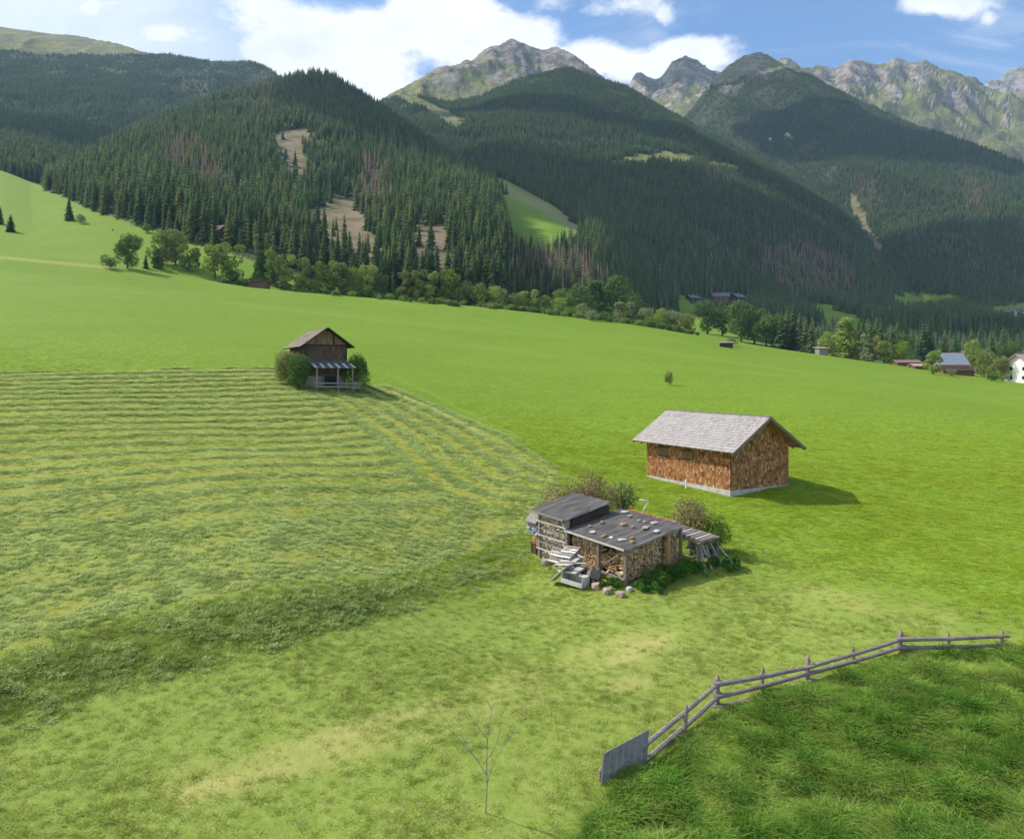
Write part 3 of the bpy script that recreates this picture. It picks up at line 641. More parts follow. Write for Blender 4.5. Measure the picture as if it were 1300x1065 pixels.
def leafy(px, ytop, ybot, Y, kind, mname, label, group=None, wide=1.0, name='leafy_tree', variant=None, nleaf=3600, ls=0.026, hang=False):
    """a leafy tree at a distance Y whose top shows at height ytop; ybot None: stands hidden, take the ground at Y"""
    if Y is None:
        p = hit(px, ybot, ymin=15, ymax=335); x_, y_ = p.x, p.y
    else:
        x_, y_ = ray(px, 400)[0] * Y, Y
    z_ = gz(x_, y_); top = CZ + ray(px, ytop)[1] * y_; h = max(1.0, (top - z_) * 1.03)
    v = variant if variant is not None else random.randrange(4)
    cm, tm = proto_tree(kind, v, mname, LM[mname], nleaf, ls)
    e = link(bpy.data.objects.new(name, None)); e.location = (x_, y_, z_); e.scale = (h * wide, h * wide, h); e.rotation_euler = (0, 0, random.uniform(0, 6.28)); e.empty_display_size = .01
    for nm, me in (('crown', cm), ('trunk', tm)): c = link(bpy.data.objects.new(nm, me)); c.parent = e
    return setp(e, label, 'bush' if 'bush' in name else 'tree', group)

G1 = 'leafy trees along the upper edge of the meadow'
T = [  # px, top, bottom, distance, form, leaves, label, width
 (144, 291, 312, 400, 'round', 'dark', 'small dark round tree just behind the left end of the tree line', 1.1),
 (162, 295, 341, None, 'round', 'dark', 'dense dark green tree at the left end of the tree line', .95),
 (187, 284, 311, 400, 'round', 'green', 'round tree standing highest on the lit slope behind the left trees', 1.3),
 (206, 293, 336, None, 'round', 'green', 'broad green tree third from the left end of the tree line', 1.1),
 (223, 292, 337, None, 'round', 'olive', 'broad olive tree right beside the third tree from the left end', 1.0),
 (199, 315, 341, None, 'tall', 'dark', 'narrow dark tree under the broad green crowns at the left', 1.4),
 (251, 298, 326, 380, 'round', 'olive', 'rounded tree behind the gap left of the airy pale tree', .9),
 (240, 312, 345, None, 'airy', 'green', 'low ragged tree between the broad left trees and the airy pale tree', 1.3),
 (273, 311, 354, None, 'airy', 'light', 'airy yellow green tree with visible stems left of the long hut', 1.25),
 (263, 303, 330, 400, 'round', 'green', 'small round tree beside the brown hut roof up the slope', 1.0),
 (292, 311, 358, None, 'airy', 'green', 'leaning ragged tree left of the long brown hut', 1.1),
 (326, 298, 337, 370, 'tall', 'pale', 'pale grey green tree behind the long brown hut', 1.3),
 (341, 297, 340, 370, 'tall', 'olive', 'second slender tree behind the long brown hut, to its right', 1.3),
 (331, 317, 357, None, 'tall', 'dark', 'dark slender tree directly above the long brown hut', 1.3),
 (347, 320, 360, None, 'airy', 'green', 'ragged tree beside the right end of the long brown hut', 1.1),
 (363, 324, 364, None, 'airy', 'light', 'light airy tree second to the right of the long brown hut', 1.1),
 (370, 303, 342, 370, 'round', 'green', 'large round tree behind the trees right of the long brown hut', 1.1),
 (388, 328, 367, None, 'airy', 'olive', 'open crowned tree left of the roundish pair above the big barn', 1.1),
 (401, 324, 355, 360, 'round', 'green', 'rounded tree behind the open crowned tree above the big barn', 1.1),
 (416, 331, 371, None, 'airy', 'green', 'leafy tree standing above the big old barn', 1.2),
 (430, 334, 374, None, 'airy', 'olive', 'olive tree just right above the big old barn', 1.2),
 (449, 338, 375, None, 'round', 'green', 'middling green tree in the dense part of the tree line', .9),
 (467, 339, 377, None, 'airy', 'light', 'bright leafed tree in the dense part of the tree line', 1.3),
 (484, 346, 378, None, 'round', 'dark', 'dark squat tree right of the bright leafed tree', 1.0),
 (495, 333, 360, 370, 'round', 'green', 'tall round tree rising behind the dark squat tree', 1.2),
 (515, 344, 379, None, 'airy', 'olive', 'grey olive tree left of the centre of the tree line', 1.1),
 (533, 345, 382, None, 'airy', 'green', 'slender green tree left of the large round tree at the centre', 1.1),
 (549, 346, 383, None, 'airy', 'light', 'light green tree touching the large round tree at the centre', 1.1),
 (571, 342, 384, None, 'round', 'green', 'large round green tree with dark stem at the centre of the tree line', 1.0),
 (592, 356, 382, 330, 'round', 'olive', 'spreading low tree right of the large round tree at the centre', 1.3),
 (611, 359, 385, 325, 'round', 'green', 'green tree second right of the large round tree at the centre', 1.0),
 (622, 350, 384, 350, 'round', 'dark', 'dark tree behind the pale ones right of the centre', 1.0),
 (632, 363, 388, 325, 'round', 'light', 'light round tree at the edge of the long field', 1.1),
 (660, 371, 393, 322, 'round', 'olive', 'low olive tree at the edge of the long field', 1.3),
 (675, 370, 394, 322, 'airy', 'light', 'pale ragged tree at the edge of the long field', 1.3),
 (691, 375, 396, 320, 'round', 'green', 'small green tree in the row under the steep hillside meadow', 1.2),
 (709, 378, 398, 318, 'round', 'light', 'light round tree in the row under the steep hillside meadow', 1.2),
 (718, 365, 396, 345, 'round', 'green', 'taller green tree behind the row under the steep hillside meadow', 1.0),
 (735, 360, 398, 360, 'round', 'dark', 'big dark leafy tree left of the round giant', 1.1),
 (755, 357, 400, 380, 'tall', 'dark', 'dark narrow tree just left of the round giant', 1.7),
 (778, 350, 402, 380, 'round', 'dark', 'round giant tree with dense dark crown below the forest', 1.0),
 (804, 371, 402, 370, 'round', 'dark', 'lower dark tree to the right of the round giant', 1.1),
 (740, 385, 405, 312, 'round', 'pale', 'pale willow at the left of the willow row', 1.4),
 (786, 384, 409, 308, 'tall', 'pale', 'tallest pale willow of the willow row', 2.0),
 (801, 385, 410, 308, 'tall', 'pale', 'pale willow right beside the tallest willow', 2.0),
 (817, 390, 413, 306, 'round', 'pale', 'rounded pale willow in the middle of the willow row', 1.2),
 (841, 391, 418, 303, 'round', 'light', 'light bushy willow near the right end of the row', 1.2),
 (855, 394, 421, 301, 'round', 'pale', 'last pale willow before the gap in the row', 1.1),
 (872, 398, 425, 298, 'round', 'olive', 'olive tree alone at the field edge below the far chalets', 1.2),
 (898, 380, 415, 420, 'round', 'dark', 'dark leafy tree below the leftmost far chalets', 1.1),
 (917, 384, 415, 420, 'round', 'dark', 'second dark leafy tree below the far chalets', 1.1),
 (941, 381, 425, 380, 'round', 'dark', 'large dark leafy tree right below the far chalets', 1.05),
 (958, 392, 428, 380, 'round', 'dark', 'dark rounded tree between the large dark tree and the conifers', 1.1),
 (973, 397, 430, 370, 'round', 'dark', 'dark rounded tree touching the group of conifers', 1.1),
 (1051, 421, 446, 285, 'round', 'light', 'low yellow green tree left of the tall poplar', 1.2),
 (1073, 404, 450, None, 'tall', 'light', 'tall pale green poplar at the right edge of the field', 1.8),
 (1083, 419, 451, None, 'round', 'olive', 'rounded tree in front of the tall poplar', .9),
 (1098, 423, 457, None, 'tall', 'pale', 'pale birch with white stem right of the tall poplar', 1.5),
 (1112, 426, 458, None, 'round', 'olive', 'rounded olive tree right of the white stemmed birch', .9),
 (1122, 433, 460, None, 'airy', 'light', 'small ragged tree right of the rounded olive tree', 1.2),
 (1144, 433, 460, None, 'round', 'green', 'dense green tree left of the red roofs', .9),
 (1184, 444, 475, None, 'airy', 'light', 'young tree throwing a shadow in front of the roof with panels', 1.25),
 (1236, 431, 472, None, 'round', 'light', 'bright crowned tree right of the roof with panels', .9),
 (1249, 445, 479, None, 'round', 'olive', 'olive tree between the bright crowned tree and the white house', .9),
 (1262, 462, 482, None, 'round', 'green', 'low green tree left of the white house', 1.1),
 (1272, 451, 484, None, 'round', 'olive', 'yellowing tree touching the white house', .8),
]
for i, (px, yt, yb, Y, kd, mn, lb, wd_) in enumerate(T): leafy(px, yt, yb, Y, kd, mn, lb, 'leafy trees at the edge of the meadow', wd_, variant=i % 4)
leafy(849, 471, 489, None, 'round', 'olive', 'lonely small tree out in the middle of the field', None, .95, name='small_tree', variant=2, nleaf=1200, ls=.04)
Bsh = [(140, 321, 341, None, 'dark', 'rounded dark bush at the left foot of the dark tree', 1.0), (104, 271, 283, 420, 'olive', 'small round bush out on the upper left meadow', 1.0), (310, 352, 363, None, 'olive', 'low bush left of the long brown hut', 1.2),
       (400, 356, 370, None, 'green', 'bush in the hedge right of the long brown hut', 1.3), (505, 370, 380, None, 'dark', 'low dark bush in the dense part of the tree line', 1.3), (590, 373, 384, None, 'olive', 'low bush at the foot of the large round tree', 1.4),
       (725, 387, 401, None, 'green', 'bush between the light round tree and the pale willow', 1.0), (751, 392, 407, None, 'pale', 'grey bush between the pale willows', 1.1), (770, 394, 408, None, 'dark', 'dark bush under the willow row', 1.2), (829, 398, 415, None, 'green', 'green bush between two willows', 1.0),
       (929, 427, 439, None, 'olive', 'scrubby bush behind the tiny field hut', 1.1), (1208, 467, 478, None, 'olive', 'tiny rust coloured bush beside the young tree', 1.0), (1259, 470, 484, None, 'dark', 'dark bush beneath the yellowing tree', 1.2),
       (1033, 384, 398, 900, 'dark', 'dark bush at the left edge of the shaded valley pasture', 1.4), (1216, 374, 392, 900, 'dark', 'wide dark bush on the shaded valley pasture', 1.8)]
for i, (px, yt, yb, Y, mn, lb, wd_) in enumerate(Bsh): leafy(px, yt, yb, Y, 'bush', mn, lb, 'bushes at the edge of the meadow', wd_ * 1.0, name='bush', variant=i % 3)
# undergrowth under the row of trees: one low ragged hedge nobody could count
hp = []
for (x0, y0), (x1, y1) in zip([(285, 358), (350, 364), (420, 374), (480, 379), (560, 386), (640, 392), (700, 399), (800, 411), (860, 420)], [(350, 364), (420, 374), (480, 379), (560, 386), (640, 392), (700, 399), (800, 411), (860, 420), (880, 424)]):
    for k in range(int((x1 - x0) / 1.6)):
        f = random.random(); p = hit(x0 + (x1 - x0) * f, y0 + (y1 - y0) * f - random.uniform(-1, 2.2), ymin=60, ymax=335); hp.append((p.x + random.uniform(-2, 2), p.y + random.uniform(-4, 5), 0))
hp = [(q[0], q[1], gz(q[0], q[1]) - .1) for q in hp]
hm = [blob_crown('undergrowth_shape', 300 + i, lobeset('bush', i + 40), 260, .12, [M_leafD, M_leafA, M_leafO][i]) for i in range(3)]
setp(points_obj('undergrowth', hp, [random.uniform(1.2, 3.2) for _ in hp], [random.uniform(0, 6.28) for _ in hp], [random.choice((0, 0, 1, 2)) for _ in hp], hm), 'ragged dark undergrowth along the foot of the tree line', 'undergrowth')
# separate conifers
for (px, yt, yb, Y, lb) in [(89, 250, 271, 430, 'single dark spruce standing out from the forest edge on the left meadow'), (15, 272, 296, 380, 'bushy spruce at the left edge of the photo on the upper meadow'), (185, 322, 341, None, 'small dark spruce between the leafy trees at the left'),
        (2, 262, 290, 400, 'spruce cut by the left edge of the photo')]:
    if Y is None: p = hit(px, yb, ymin=15, ymax=335)
    else: p = Vector((ray(px, 400)[0] * Y, Y, 0))
    zz = gz(p.x, p.y); conifer(p.x, p.y, CZ + ray(px, yt)[1] * p.y - zz, near_s[1], lb, None, wide=1.7 if 'bushy' in lb else 1.25)
for (px, yt, Y) in [(992, 400, 360), (1000, 392, 365), (1008, 384, 370), (1016, 396, 362), (1024, 402, 355), (985, 404, 372), (1030, 408, 350)]:
    zz = gz(ray(px, 400)[0] * Y, Y); conifer(ray(px, 400)[0] * Y, Y, CZ + ray(px, yt)[1] * Y - zz, near_s[px % 5], 'dark conifer in the tight group at the far field edge right of centre', 'conifers in the group at the far field edge', wide=1.3)
def band(pts, n, h0, h1, seed, kinds, label, group):
    r = random.Random(seed)
    for i in range(n):
        f = r.random() * (len(pts) - 1); k = int(f); t = f - k; px = pts[k][0] + (pts[k + 1][0] - pts[k][0]) * t; Y = pts[k][1] + (pts[k + 1][1] - pts[k][1]) * t + r.uniform(-14, 14)
        x_ = ray(px, 400)[0] * Y; zz = gz(x_, Y); h = r.uniform(h0, h1); kd = r.choice(kinds)
        if kd == 's': conifer(x_, Y, h, near_s[i % 5], 'dark spruce ' + label, 'spruces ' + group, z=zz, wide=1.15)
        else:
            cm, tm = proto_tree('round', i % 4, 'dark', M_leafD, 2600, .028); e = link(bpy.data.objects.new('leafy_tree', None)); e.location = (x_, Y, zz); hh = h * .75; e.scale = (hh, hh, hh); e.rotation_euler = (0, 0, r.uniform(0, 6.28)); e.empty_display_size = .01
            for nm, me in (('crown', cm), ('trunk', tm)): c = link(bpy.data.objects.new(nm, me)); c.parent = e
            setp(e, 'dark leafy tree ' + label, 'tree', 'leafy trees ' + group)
band([(1088, 420), (1150, 400), (1220, 390), (1330, 380)], 26, 16, 22, 4, 'ssss' + 'l', 'in the shaded belt behind the roofs at the right', 'in the shaded belt behind the roofs')
band([(1040, 330), (1120, 320), (1220, 320), (1320, 320)], 24, 8, 13, 5, 'll', 'low in the shaded belt behind the roofs at the right', 'low in the shaded belt behind the roofs')
# ---------------------------------------------------------------- hard materials
def wood(name, c0, c1, scale=6.0, stretch=(1, 1, 6), rough=0.85, bumpd=0.02):
    m, nt, bs = mat(name, rough); g = N(nt); o = g.obj()
    n1 = g.noise(g.scl(o, *stretch), scale, 6, 0.65); n2 = g.noise(o, 1.3, 3)
    c = g.mix(g.ss(n1, .3, .7), c0, c1); c = g.mix(g.m('MULTIPLY', g.ss(n2, .45, .75), .5), c, tuple(v * .6 for v in c0)); c = g.mix(g.m('MULTIPLY', g.rnd(), .35), c, tuple(v * .62 for v in c1))
    g.link(c, bs.inputs['Base Color']); g.link(g.bump(n1, .5, bumpd), bs.inputs['Normal']); return m
M_grey = wood('weathered grey wood', (0.17, 0.155, 0.14), (0.36, 0.33, 0.30))
M_post = wood('brown grey post wood', (0.14, 0.11, 0.08), (0.27, 0.22, 0.17))
M_warm = wood('warm new wood', (0.30, 0.16, 0.06), (0.48, 0.29, 0.13))
M_pale = wood('bleached board', (0.42, 0.40, 0.37), (0.66, 0.63, 0.58))
M_dark = wood('dark old boards', (0.028, 0.020, 0.014), (0.085, 0.058, 0.038), 5, (1, 1, 3))
M_board = wood('brown vertical boards', (0.12, 0.075, 0.045), (0.36, 0.23, 0.13), 3.0, (2.5, 2.5, .35))
M_rail = wood('fence rail wood', (0.17, 0.135, 0.125), (0.36, 0.30, 0.27), 5)
def plain(name, c, rough=0.7, var=0.35, sc=3.0, metal=0):
    m, nt, bs = mat(name, rough); g = N(nt); o = g.obj(); n1 = g.noise(o, sc, 6, .65)
    g.link(g.mix(g.ss(n1, .35, .7), c, tuple(v * (1 - var) for v in c)), bs.inputs['Base Color']); bs.inputs['Metallic'].default_value = metal; g.link(g.bump(n1, .3, .02), bs.inputs['Normal']); return m
M_conc = plain('concrete plinth', (0.52, 0.50, 0.46), .9)
M_stone = plain('pale field stone', (0.40, 0.36, 0.31), .9, .4, 8)
M_pink = plain('pinkish boulder', (0.44, 0.32, 0.25), .9, .35, 4)
M_ochre = plain('ochre stone', (0.42, 0.27, 0.15), .9, .4, 8)
M_white = plain('white paint', (0.80, 0.80, 0.78), .6, .08)
M_blue = plain('faded blue tarpaulin', (0.22, 0.30, 0.40), .4, .5, 12)
M_redb = plain('red brown boards', (0.17, 0.095, 0.065), .8, .4)
M_roofr = plain('dull red roof', (0.27, 0.17, 0.135), .8, .3)
M_roofp = plain('pinkish tile roof', (0.46, 0.31, 0.25), .8, .25)
M_roofg = plain('grey shingle roof far', (0.20, 0.18, 0.17), .8, .4, 1.0)
M_black = plain('dark opening', (0.012, 0.011, 0.010), .6)
M_brick = plain('orange hollow brick', (0.50, 0.20, 0.085), .85, .3, 10)
M_end = plain('split log end', (0.55, 0.36, 0.19), .85, .45, 9)
M_end2 = plain('greyed log end', (0.34, 0.27, 0.20), .85, .45, 9)
m, nt, bs = mat('roofing felt', .8); g = N(nt); o = g.obj()
n1 = g.noise(g.scl(o, .5, 3.0, 1), 1.2, 6, .65); n2 = g.noise(o, 7, 5, .6)
c = g.mix(g.ss(n1, .35, .7), (0.062, 0.056, 0.052), (0.145, 0.130, 0.122)); c = g.mix(g.m('MULTIPLY', g.ss(n2, .5, .8), .4), c, (0.17, 0.15, 0.13)); g.link(c, bs.inputs['Base Color']); g.link(g.bump(n1, .4, .02), bs.inputs['Normal']); M_felt = m
def shingle(name, cols, w, h, rough=0.85, uvx='X'):
    """individual shingles are separate faces; each takes its own tone from the 'tone' attribute"""
    m, nt, bs = mat(name, rough); g = N(nt); t = g.attr('tone'); c = g.ramp(t, [(i / (len(cols) - 1), k) for i, k in enumerate(cols)])
    n1 = g.noise(g.scl(g.obj(), 3, 3, 1), 9, 5, .65); c = g.mix(g.m('MULTIPLY', g.ss(n1, .4, .7), .5), c, tuple(v * .55 for v in cols[0])); g.link(c, bs.inputs['Base Color']); g.link(g.bump(n1, .5, .01), bs.inputs['Normal']); return m
M_shw = shingle('brown wall shingles', [(0.12, 0.050, 0.020), (0.27, 0.115, 0.042), (0.43, 0.20, 0.075), (0.60, 0.37, 0.18)], 1, 1)
M_shr = shingle('grey roof shingles', [(0.29, 0.26, 0.24), (0.37, 0.34, 0.32), (0.42, 0.385, 0.365), (0.47, 0.43, 0.41)], 1, 1)

# ---------------------------------------------------------------- mesh builder in a local frame
class MB:
    def __init__(s): s.V = []; s.F = []; s.t = []
    def box(s, c, d, ax=None, tone=None):
        """box centred at c with full sizes d, optional 3 axes"""
        c = Vector(c); A = ax or (Vector((1, 0, 0)), Vector((0, 1, 0)), Vector((0, 0, 1))); b = len(s.V)
        for i in (-1, 1):
            for j in (-1, 1):
                for k in (-1, 1): s.V.append(tuple(c + A[0] * (i * d[0] / 2) + A[1] * (j * d[1] / 2) + A[2] * (k * d[2] / 2)))
        s.F += [[b, b + 1, b + 3, b + 2], [b + 4, b + 6, b + 7, b + 5], [b, b + 4, b + 5, b + 1], [b + 2, b + 3, b + 7, b + 6], [b, b + 2, b + 6, b + 4], [b + 1, b + 5, b + 7, b + 3]]
        s.t += [random.random() if tone is None else tone] * 8; return s
    def bar(s, p, q, w, h=None, upv=(0, 0, 1)):
        p = Vector(p); q = Vector(q); h = h or w; x_ = (q - p); L_ = x_.length; x_.normalize(); u = Vector(upv); y_ = u.cross(x_)
        if y_.length < 1e-3: y_ = Vector((0, 1, 0)).cross(x_)
        y_.normalize(); z_ = x_.cross(y_); return s.box((p + q) / 2, (L_, w, h), (x_, y_, z_))
    def tube(s, pts, r, k=8, r1=None, cap=True):
        pts = [Vector(p) for p in pts]; b = len(s.V); n_ = len(pts)
        for i, p in enumerate(pts):
            d = (pts[min(i + 1, n_ - 1)] - pts[max(i - 1, 0)]).normalized(); u = d.orthogonal().normalized() if i == 0 else (u - d * u.dot(d)).normalized(); w = d.cross(u); R = r if r1 is None else r + (r1 - r) * i / (n_ - 1)
            for j in range(k): s.V.append(tuple(p + (u * math.cos(j * 6.2832 / k) + w * math.sin(j * 6.2832 / k)) * R))
            s.t += [.5] * k
        for i in range(n_ - 1):
            for j in range(k): a0 = b + i * k + j; a1 = b + i * k + (j + 1) % k; s.F.append([a0, a1, a1 + k, a0 + k])
        if cap: s.F.append([b + j for j in range(k)][::-1]); s.F.append([b + (n_ - 1) * k + j for j in range(k)])
        return s
    def poly(s, pts, th=None, dirv=(0, 0, -1)):
        """flat polygon, thickened along dirv"""
        b = len(s.V); n_ = len(pts); s.V += [tuple(p) for p in pts]; s.t += [.5] * n_; s.F.append([b + i for i in range(n_)])
        if th:
            dv = Vector(dirv) * th; s.V += [tuple(Vector(p) + dv) for p in pts]; s.t += [.5] * n_; s.F.append([b + n_ + i for i in range(n_)][::-1])
            for i in range(n_): j = (i + 1) % n_; s.F.append([b + i, b + n_ + i, b + n_ + j, b + j])
        return s
    def build(s, name, material, parent=None, smooth=False):
        me = bpy.data.meshes.new(name); me.from_pydata(s.V, [], s.F); at = me.attributes.new('tone', 'FLOAT', 'POINT'); at.data.foreach_set('value', np.array(s.t, np.float32)); me.materials.append(material)
        if smooth: me.polygons.foreach_set('use_smooth', np.ones(len(me.polygons), bool))
        import bmesh as _b
        bm = _b.new(); bm.from_mesh(me); _b.ops.recalc_face_normals(bm, faces=bm.faces); bm.to_mesh(me); bm.free()
        o = link(bpy.data.objects.new(name, me))
        if parent: o.parent = parent
        return o
def root(name, loc, rz, label, cat, group=None):
    e = link(bpy.data.objects.new(name, None)); e.location = loc; e.rotation_euler = (0, 0, rz); e.empty_display_size = .01; return setp(e, label, cat, group)
def shingle_face(mb, O, U, Vd, Nn, inside, lu, lv, w, h, th=0.018, r=None):
    """rows of overlapping shingles on a plane: O origin, U along rows, Vd up the slope, Nn outward"""
    r = r or random; rows = int(lv / h) + 1
    for j in range(rows):
        u = -r.random() * w; v0 = j * h; pt_ = 0.5 + 0.5 * math.sin(j * 1.7)
        while u < lu:
            ww = w * r.uniform(.6, 1.4); ua, ub = max(u, 0), min(u + ww - .008, lu); v1 = min(v0 + h * 1.25, lv); drop = r.uniform(-.015, .02)
            if ub - ua > .02 and inside((ua + ub) / 2, v0 + h * .5):
                a_ = max(v0 - drop, -.02); b = len(mb.V); tn = min(1, max(0, r.gauss(.5, .24)))
                P_ = [O + U * ua + Vd * a_ + Nn * th * 1.7, O + U * ub + Vd * a_ + Nn * th * 1.7, O + U * ub + Vd * v1 + Nn * th * .3, O + U * ua + Vd * v1 + Nn * th * .3, O + U * ua + Vd * a_ + Nn * th * .2, O + U * ub + Vd * a_ + Nn * th * .2]
                mb.V += [tuple(p) for p in P_]; mb.t += [tn] * 6; mb.F += [[b, b + 1, b + 2, b + 3], [b + 4, b + 5, b + 1, b]]
            u += ww

# ---------------------------------------------------------------- brown shingled shed
E1 = Vector((2.706, 8.94)) * 5.3; E2 = Vector((1.749, 10.63)) * 5.3; E3 = Vector((3.851, 9.59)) * 5.3
uu = (E2 - E1).normalized(); wv = Vector((-uu.y, uu.x)) * -1   # along the ridge / across, to the right
RL, RW = (E2 - E1).length, (E3 - E1).length
ze = CZ - 5.3; gh_, oh = .9, .7
sh = root('shingled_shed', (E1.x, E1.y, ze), math.atan2(uu.y, uu.x), 'brown wooden shed clad in reddish shingles with grey shingle roof on a white plinth', 'shed')
# local frame: x along the ridge away from the near eave corner, y = to the left of x; across the shed is -y
gl = -8.25 + 5.3; wallh = 0.0
WL = RL - 2 * gh_; WW = RW - 2 * oh; rise = .422 * 5.3; slope = rise / (RW / 2)
yA, yB = -oh, -oh - WW; x0, x1 = gh_, gh_ + WL; zt = slope * oh - .08   # wall top under the roof at the eaves
apex = rise - .12; ym = -RW / 2
w_ = MB(); w_.poly([(x0, yA, gl - .6), (x0, yB, gl - .6), (x0, yB, zt), (x0, ym, apex), (x0, yA, zt)]); w_.poly([(x1, yA, gl - .6), (x1, yB, gl - .6), (x1, yB, zt), (x1, ym, apex), (x1, yA, zt)])
w_.poly([(x0, yA, gl - .6), (x1, yA, gl - .6), (x1, yA, zt), (x0, yA, zt)]); w_.poly([(x0, yB, gl - .6), (x1, yB, gl - .6), (x1, yB, zt), (x0, yB, zt)])
M_shb = shingle('wall behind shingles', [(0.06, 0.03, 0.015)] * 2, 1, 1)
w_.build('wall', M_shb, sh)
s_ = MB(); rr_ = random.Random(5); pb = gl + .34
shingle_face(s_, Vector((x0 - .0, yA + .01, pb)), Vector((1, 0, 0)), Vector((0, 0, 1)), Vector((0, 1, 0)), lambda u, v: True, WL, zt - pb, .13, .19, r=rr_)
shingle_face(s_, Vector((x0 - .01, yA, pb)), Vector((0, -1, 0)), Vector((0, 0, 1)), Vector((-1, 0, 0)), lambda u, v: v + pb < zt + slope * min(u, WW - u) + .02, WW, apex - pb, .13, .19, r=rr_)
shingle_face(s_, Vector((x0, yB - .01, pb)), Vector((1, 0, 0)), Vector((0, 0, 1)), Vector((0, -1, 0)), lambda u, v: True, WL, zt - pb, .13, .19, r=rr_)
o = s_.build('shingle_cladding', M_shw, sh)
p_ = MB(); q = .05
p_.box(((x0 + x1) / 2, yA + .02, gl - .3 + .0), (WL + .1, .12, 1.26)); p_.box(((x0 + x1) / 2, yB - .02, gl - .3), (WL + .1, .12, 1.26)); p_.box((x0 - .02, (yA + yB) / 2, gl - .3), (.12, WW - .08, 1.26)); p_.box((x1 + .02, (yA + yB) / 2, gl - .3), (.12, WW - .08, 1.26))
p_.build('plinth', M_conc, sh)
M_shut = wood('shutter boards', (0.16, 0.095, 0.05), (0.30, 0.18, 0.10), 3.0, (2.5, 2.5, .35))
for sx_ in (.22, .52):   # two shuttered openings in the long wall
    f = MB(); cxx = x1 - WL * sx_ * 1.0; 
    for k in range(5): f.box((cxx - .42 + k * .21, yA + .065, zt - .98), (.195, .03, 1.05))
    o = f.build('shutter', M_shut, sh); o['label'] = 'dark boarded shutter high in the long wall'
    b_ = MB(); b_.box((cxx, yA + .09, zt - .68), (1.0, .03, .08)); b_.box((cxx, yA + .09, zt - 1.32), (1.0, .03, .08)); b_.build('shutter_batten', M_dark, o)
def roof_side(mbs, mbd, y_e, dirn):
    # slab plus shingles
    L_ = math.hypot(RW / 2, rise); Vd = Vector((0, dirn * (RW / 2) / L_, rise / L_)); Nn = Vector((0, -dirn * rise / L_, (RW / 2) / L_)); O = Vector((0, y_e, 0))
    mbd.poly([O, O + Vector((RL, 0, 0)), O + Vector((RL, 0, 0)) + Vd * L_, O + Vd * L_], .07, -Nn)
    shingle_face(mbs, O + Nn * .004 - Vd * .03, Vector((1, 0, 0)), Vd, Nn, lambda u, v: True, RL, L_ + .03, .16, .30, .022, rr_)
rs, rd = MB(), MB(); roof_side(rs, rd, 0, -1); roof_side(rs, rd, -RW, 1)
rb = rd.build('roof', M_warm, sh); rs.build('roof_shingles', M_shr, rb)
rc = MB(); rc.bar((-.01, ym, rise + .03), (RL + .01, ym, rise + .03), .22, .03); rc.build('ridge_board', M_grey, rb)
for k in range(12):
    xx_ = .12 + k * (RL - .24) / 11
    f = MB()
    for (ya, yb2) in ((.02, ym + .02), (-RW - .02, ym - .02)): f.bar((xx_, ya, -.13 + (0)), (xx_, yb2, rise - .13), .09, .13)
    f.build('rafter', M_warm, sh)
for (y_, z_) in ((yA + .06, zt - .1), (ym, apex - .15), (yB - .06, zt - .1)):
    f = MB(); f.bar((.25, y_, z_), (RL - .25, y_, z_), .14, .16); f.build('purlin', M_warm, sh)
f = MB(); f.bar((-.012, -.0, -.1), (-.012, ym, rise - .1), .03, .16); f.bar((-.012, -RW, -.1), (-.012, ym, rise - .1), .03, .16); f.build('barge_board', M_post, sh)
q_ = hit(871, 620); f = MB(); f.tube([(0, 0, -.1), (0, 0, .62)], .07, 10); o = f.build('white_pipe', M_white); o.location = (q_.x, q_.y, q_.z); setp(o, 'short white pipe standing up against the plinth of the shingled shed', 'pipe')

# ---------------------------------------------------------------- old barn on the left
bx_, bY = ray(416.5, 416)[0] * 84.0, 84.0
bz = gz(bx_, bY)
az_ = math.atan2(.88, -.474)      # ridge direction, going back
ba = root('old_barn', (bx_, bY, bz), az_, 'old weathered barn with dark boarded gable, shingle roof and a lean-to porch between bushes', 'barn')
# local: x back along ridge, y to the left; front gable at x=0
ap = CZ + ray(416.5, 415.7)[1] * 84 - bz; ev = CZ + ray(384, 441)[1] * 85 - bz; hw = 3.1; BL = 9.4; wlw = 2.45
sl_ = (ap - ev) / hw; wt_ = ap - sl_ * wlw - .12
st = MB(); st.box((BL / 2 + .5, 0, .35), (BL - 1.0, 2 * wlw - .2, 2.6)); st.build('stone_base', plain('rubble stone wall', (0.36, 0.32, 0.26), .95, .45, 2.5), ba)
w_ = MB()
def gable(x_, z0, lo):
    r = random.Random(3); y_ = -wlw
    while y_ < wlw - .01:
        ww = min(r.uniform(.18, .30), wlw - y_); yc = y_ + ww / 2
        if r.random() > .06:
            top = ap - sl_ * abs(yc) - .18; w_.poly([(x_, y_ + .012, z0 + r.uniform(-.05, .05)), (x_, y_ + ww - .012, z0 + r.uniform(-.05, .05)), (x_, y_ + ww - .012, ap - sl_ * abs(y_ + ww) - .16), (x_, y_ + .012, ap - sl_ * abs(y_) - .16)], .03, (1, 0, 0))
        y_ += ww
gable(0.9, wt_ - .15, 0); o = w_.build('gable_boards', M_board, ba)
M_barnb = wood('brown black boards', (0.05, 0.034, 0.024), (0.19, 0.125, 0.085), 3.0, (3.5, 3.5, .35))
w_ = MB(); r = random.Random(9); y_ = -wlw
while y_ < wlw:
    ww = r.uniform(.2, .32); w_.poly([(.98, y_, 1.5), (.98, y_ + ww - .04, 1.5), (.98, y_ + ww - .02, wt_ - .1), (.98, y_, wt_ - .1)], .03, (1, 0, 0)); y_ += ww
w_.build('wall_boards', M_barnb, ba)
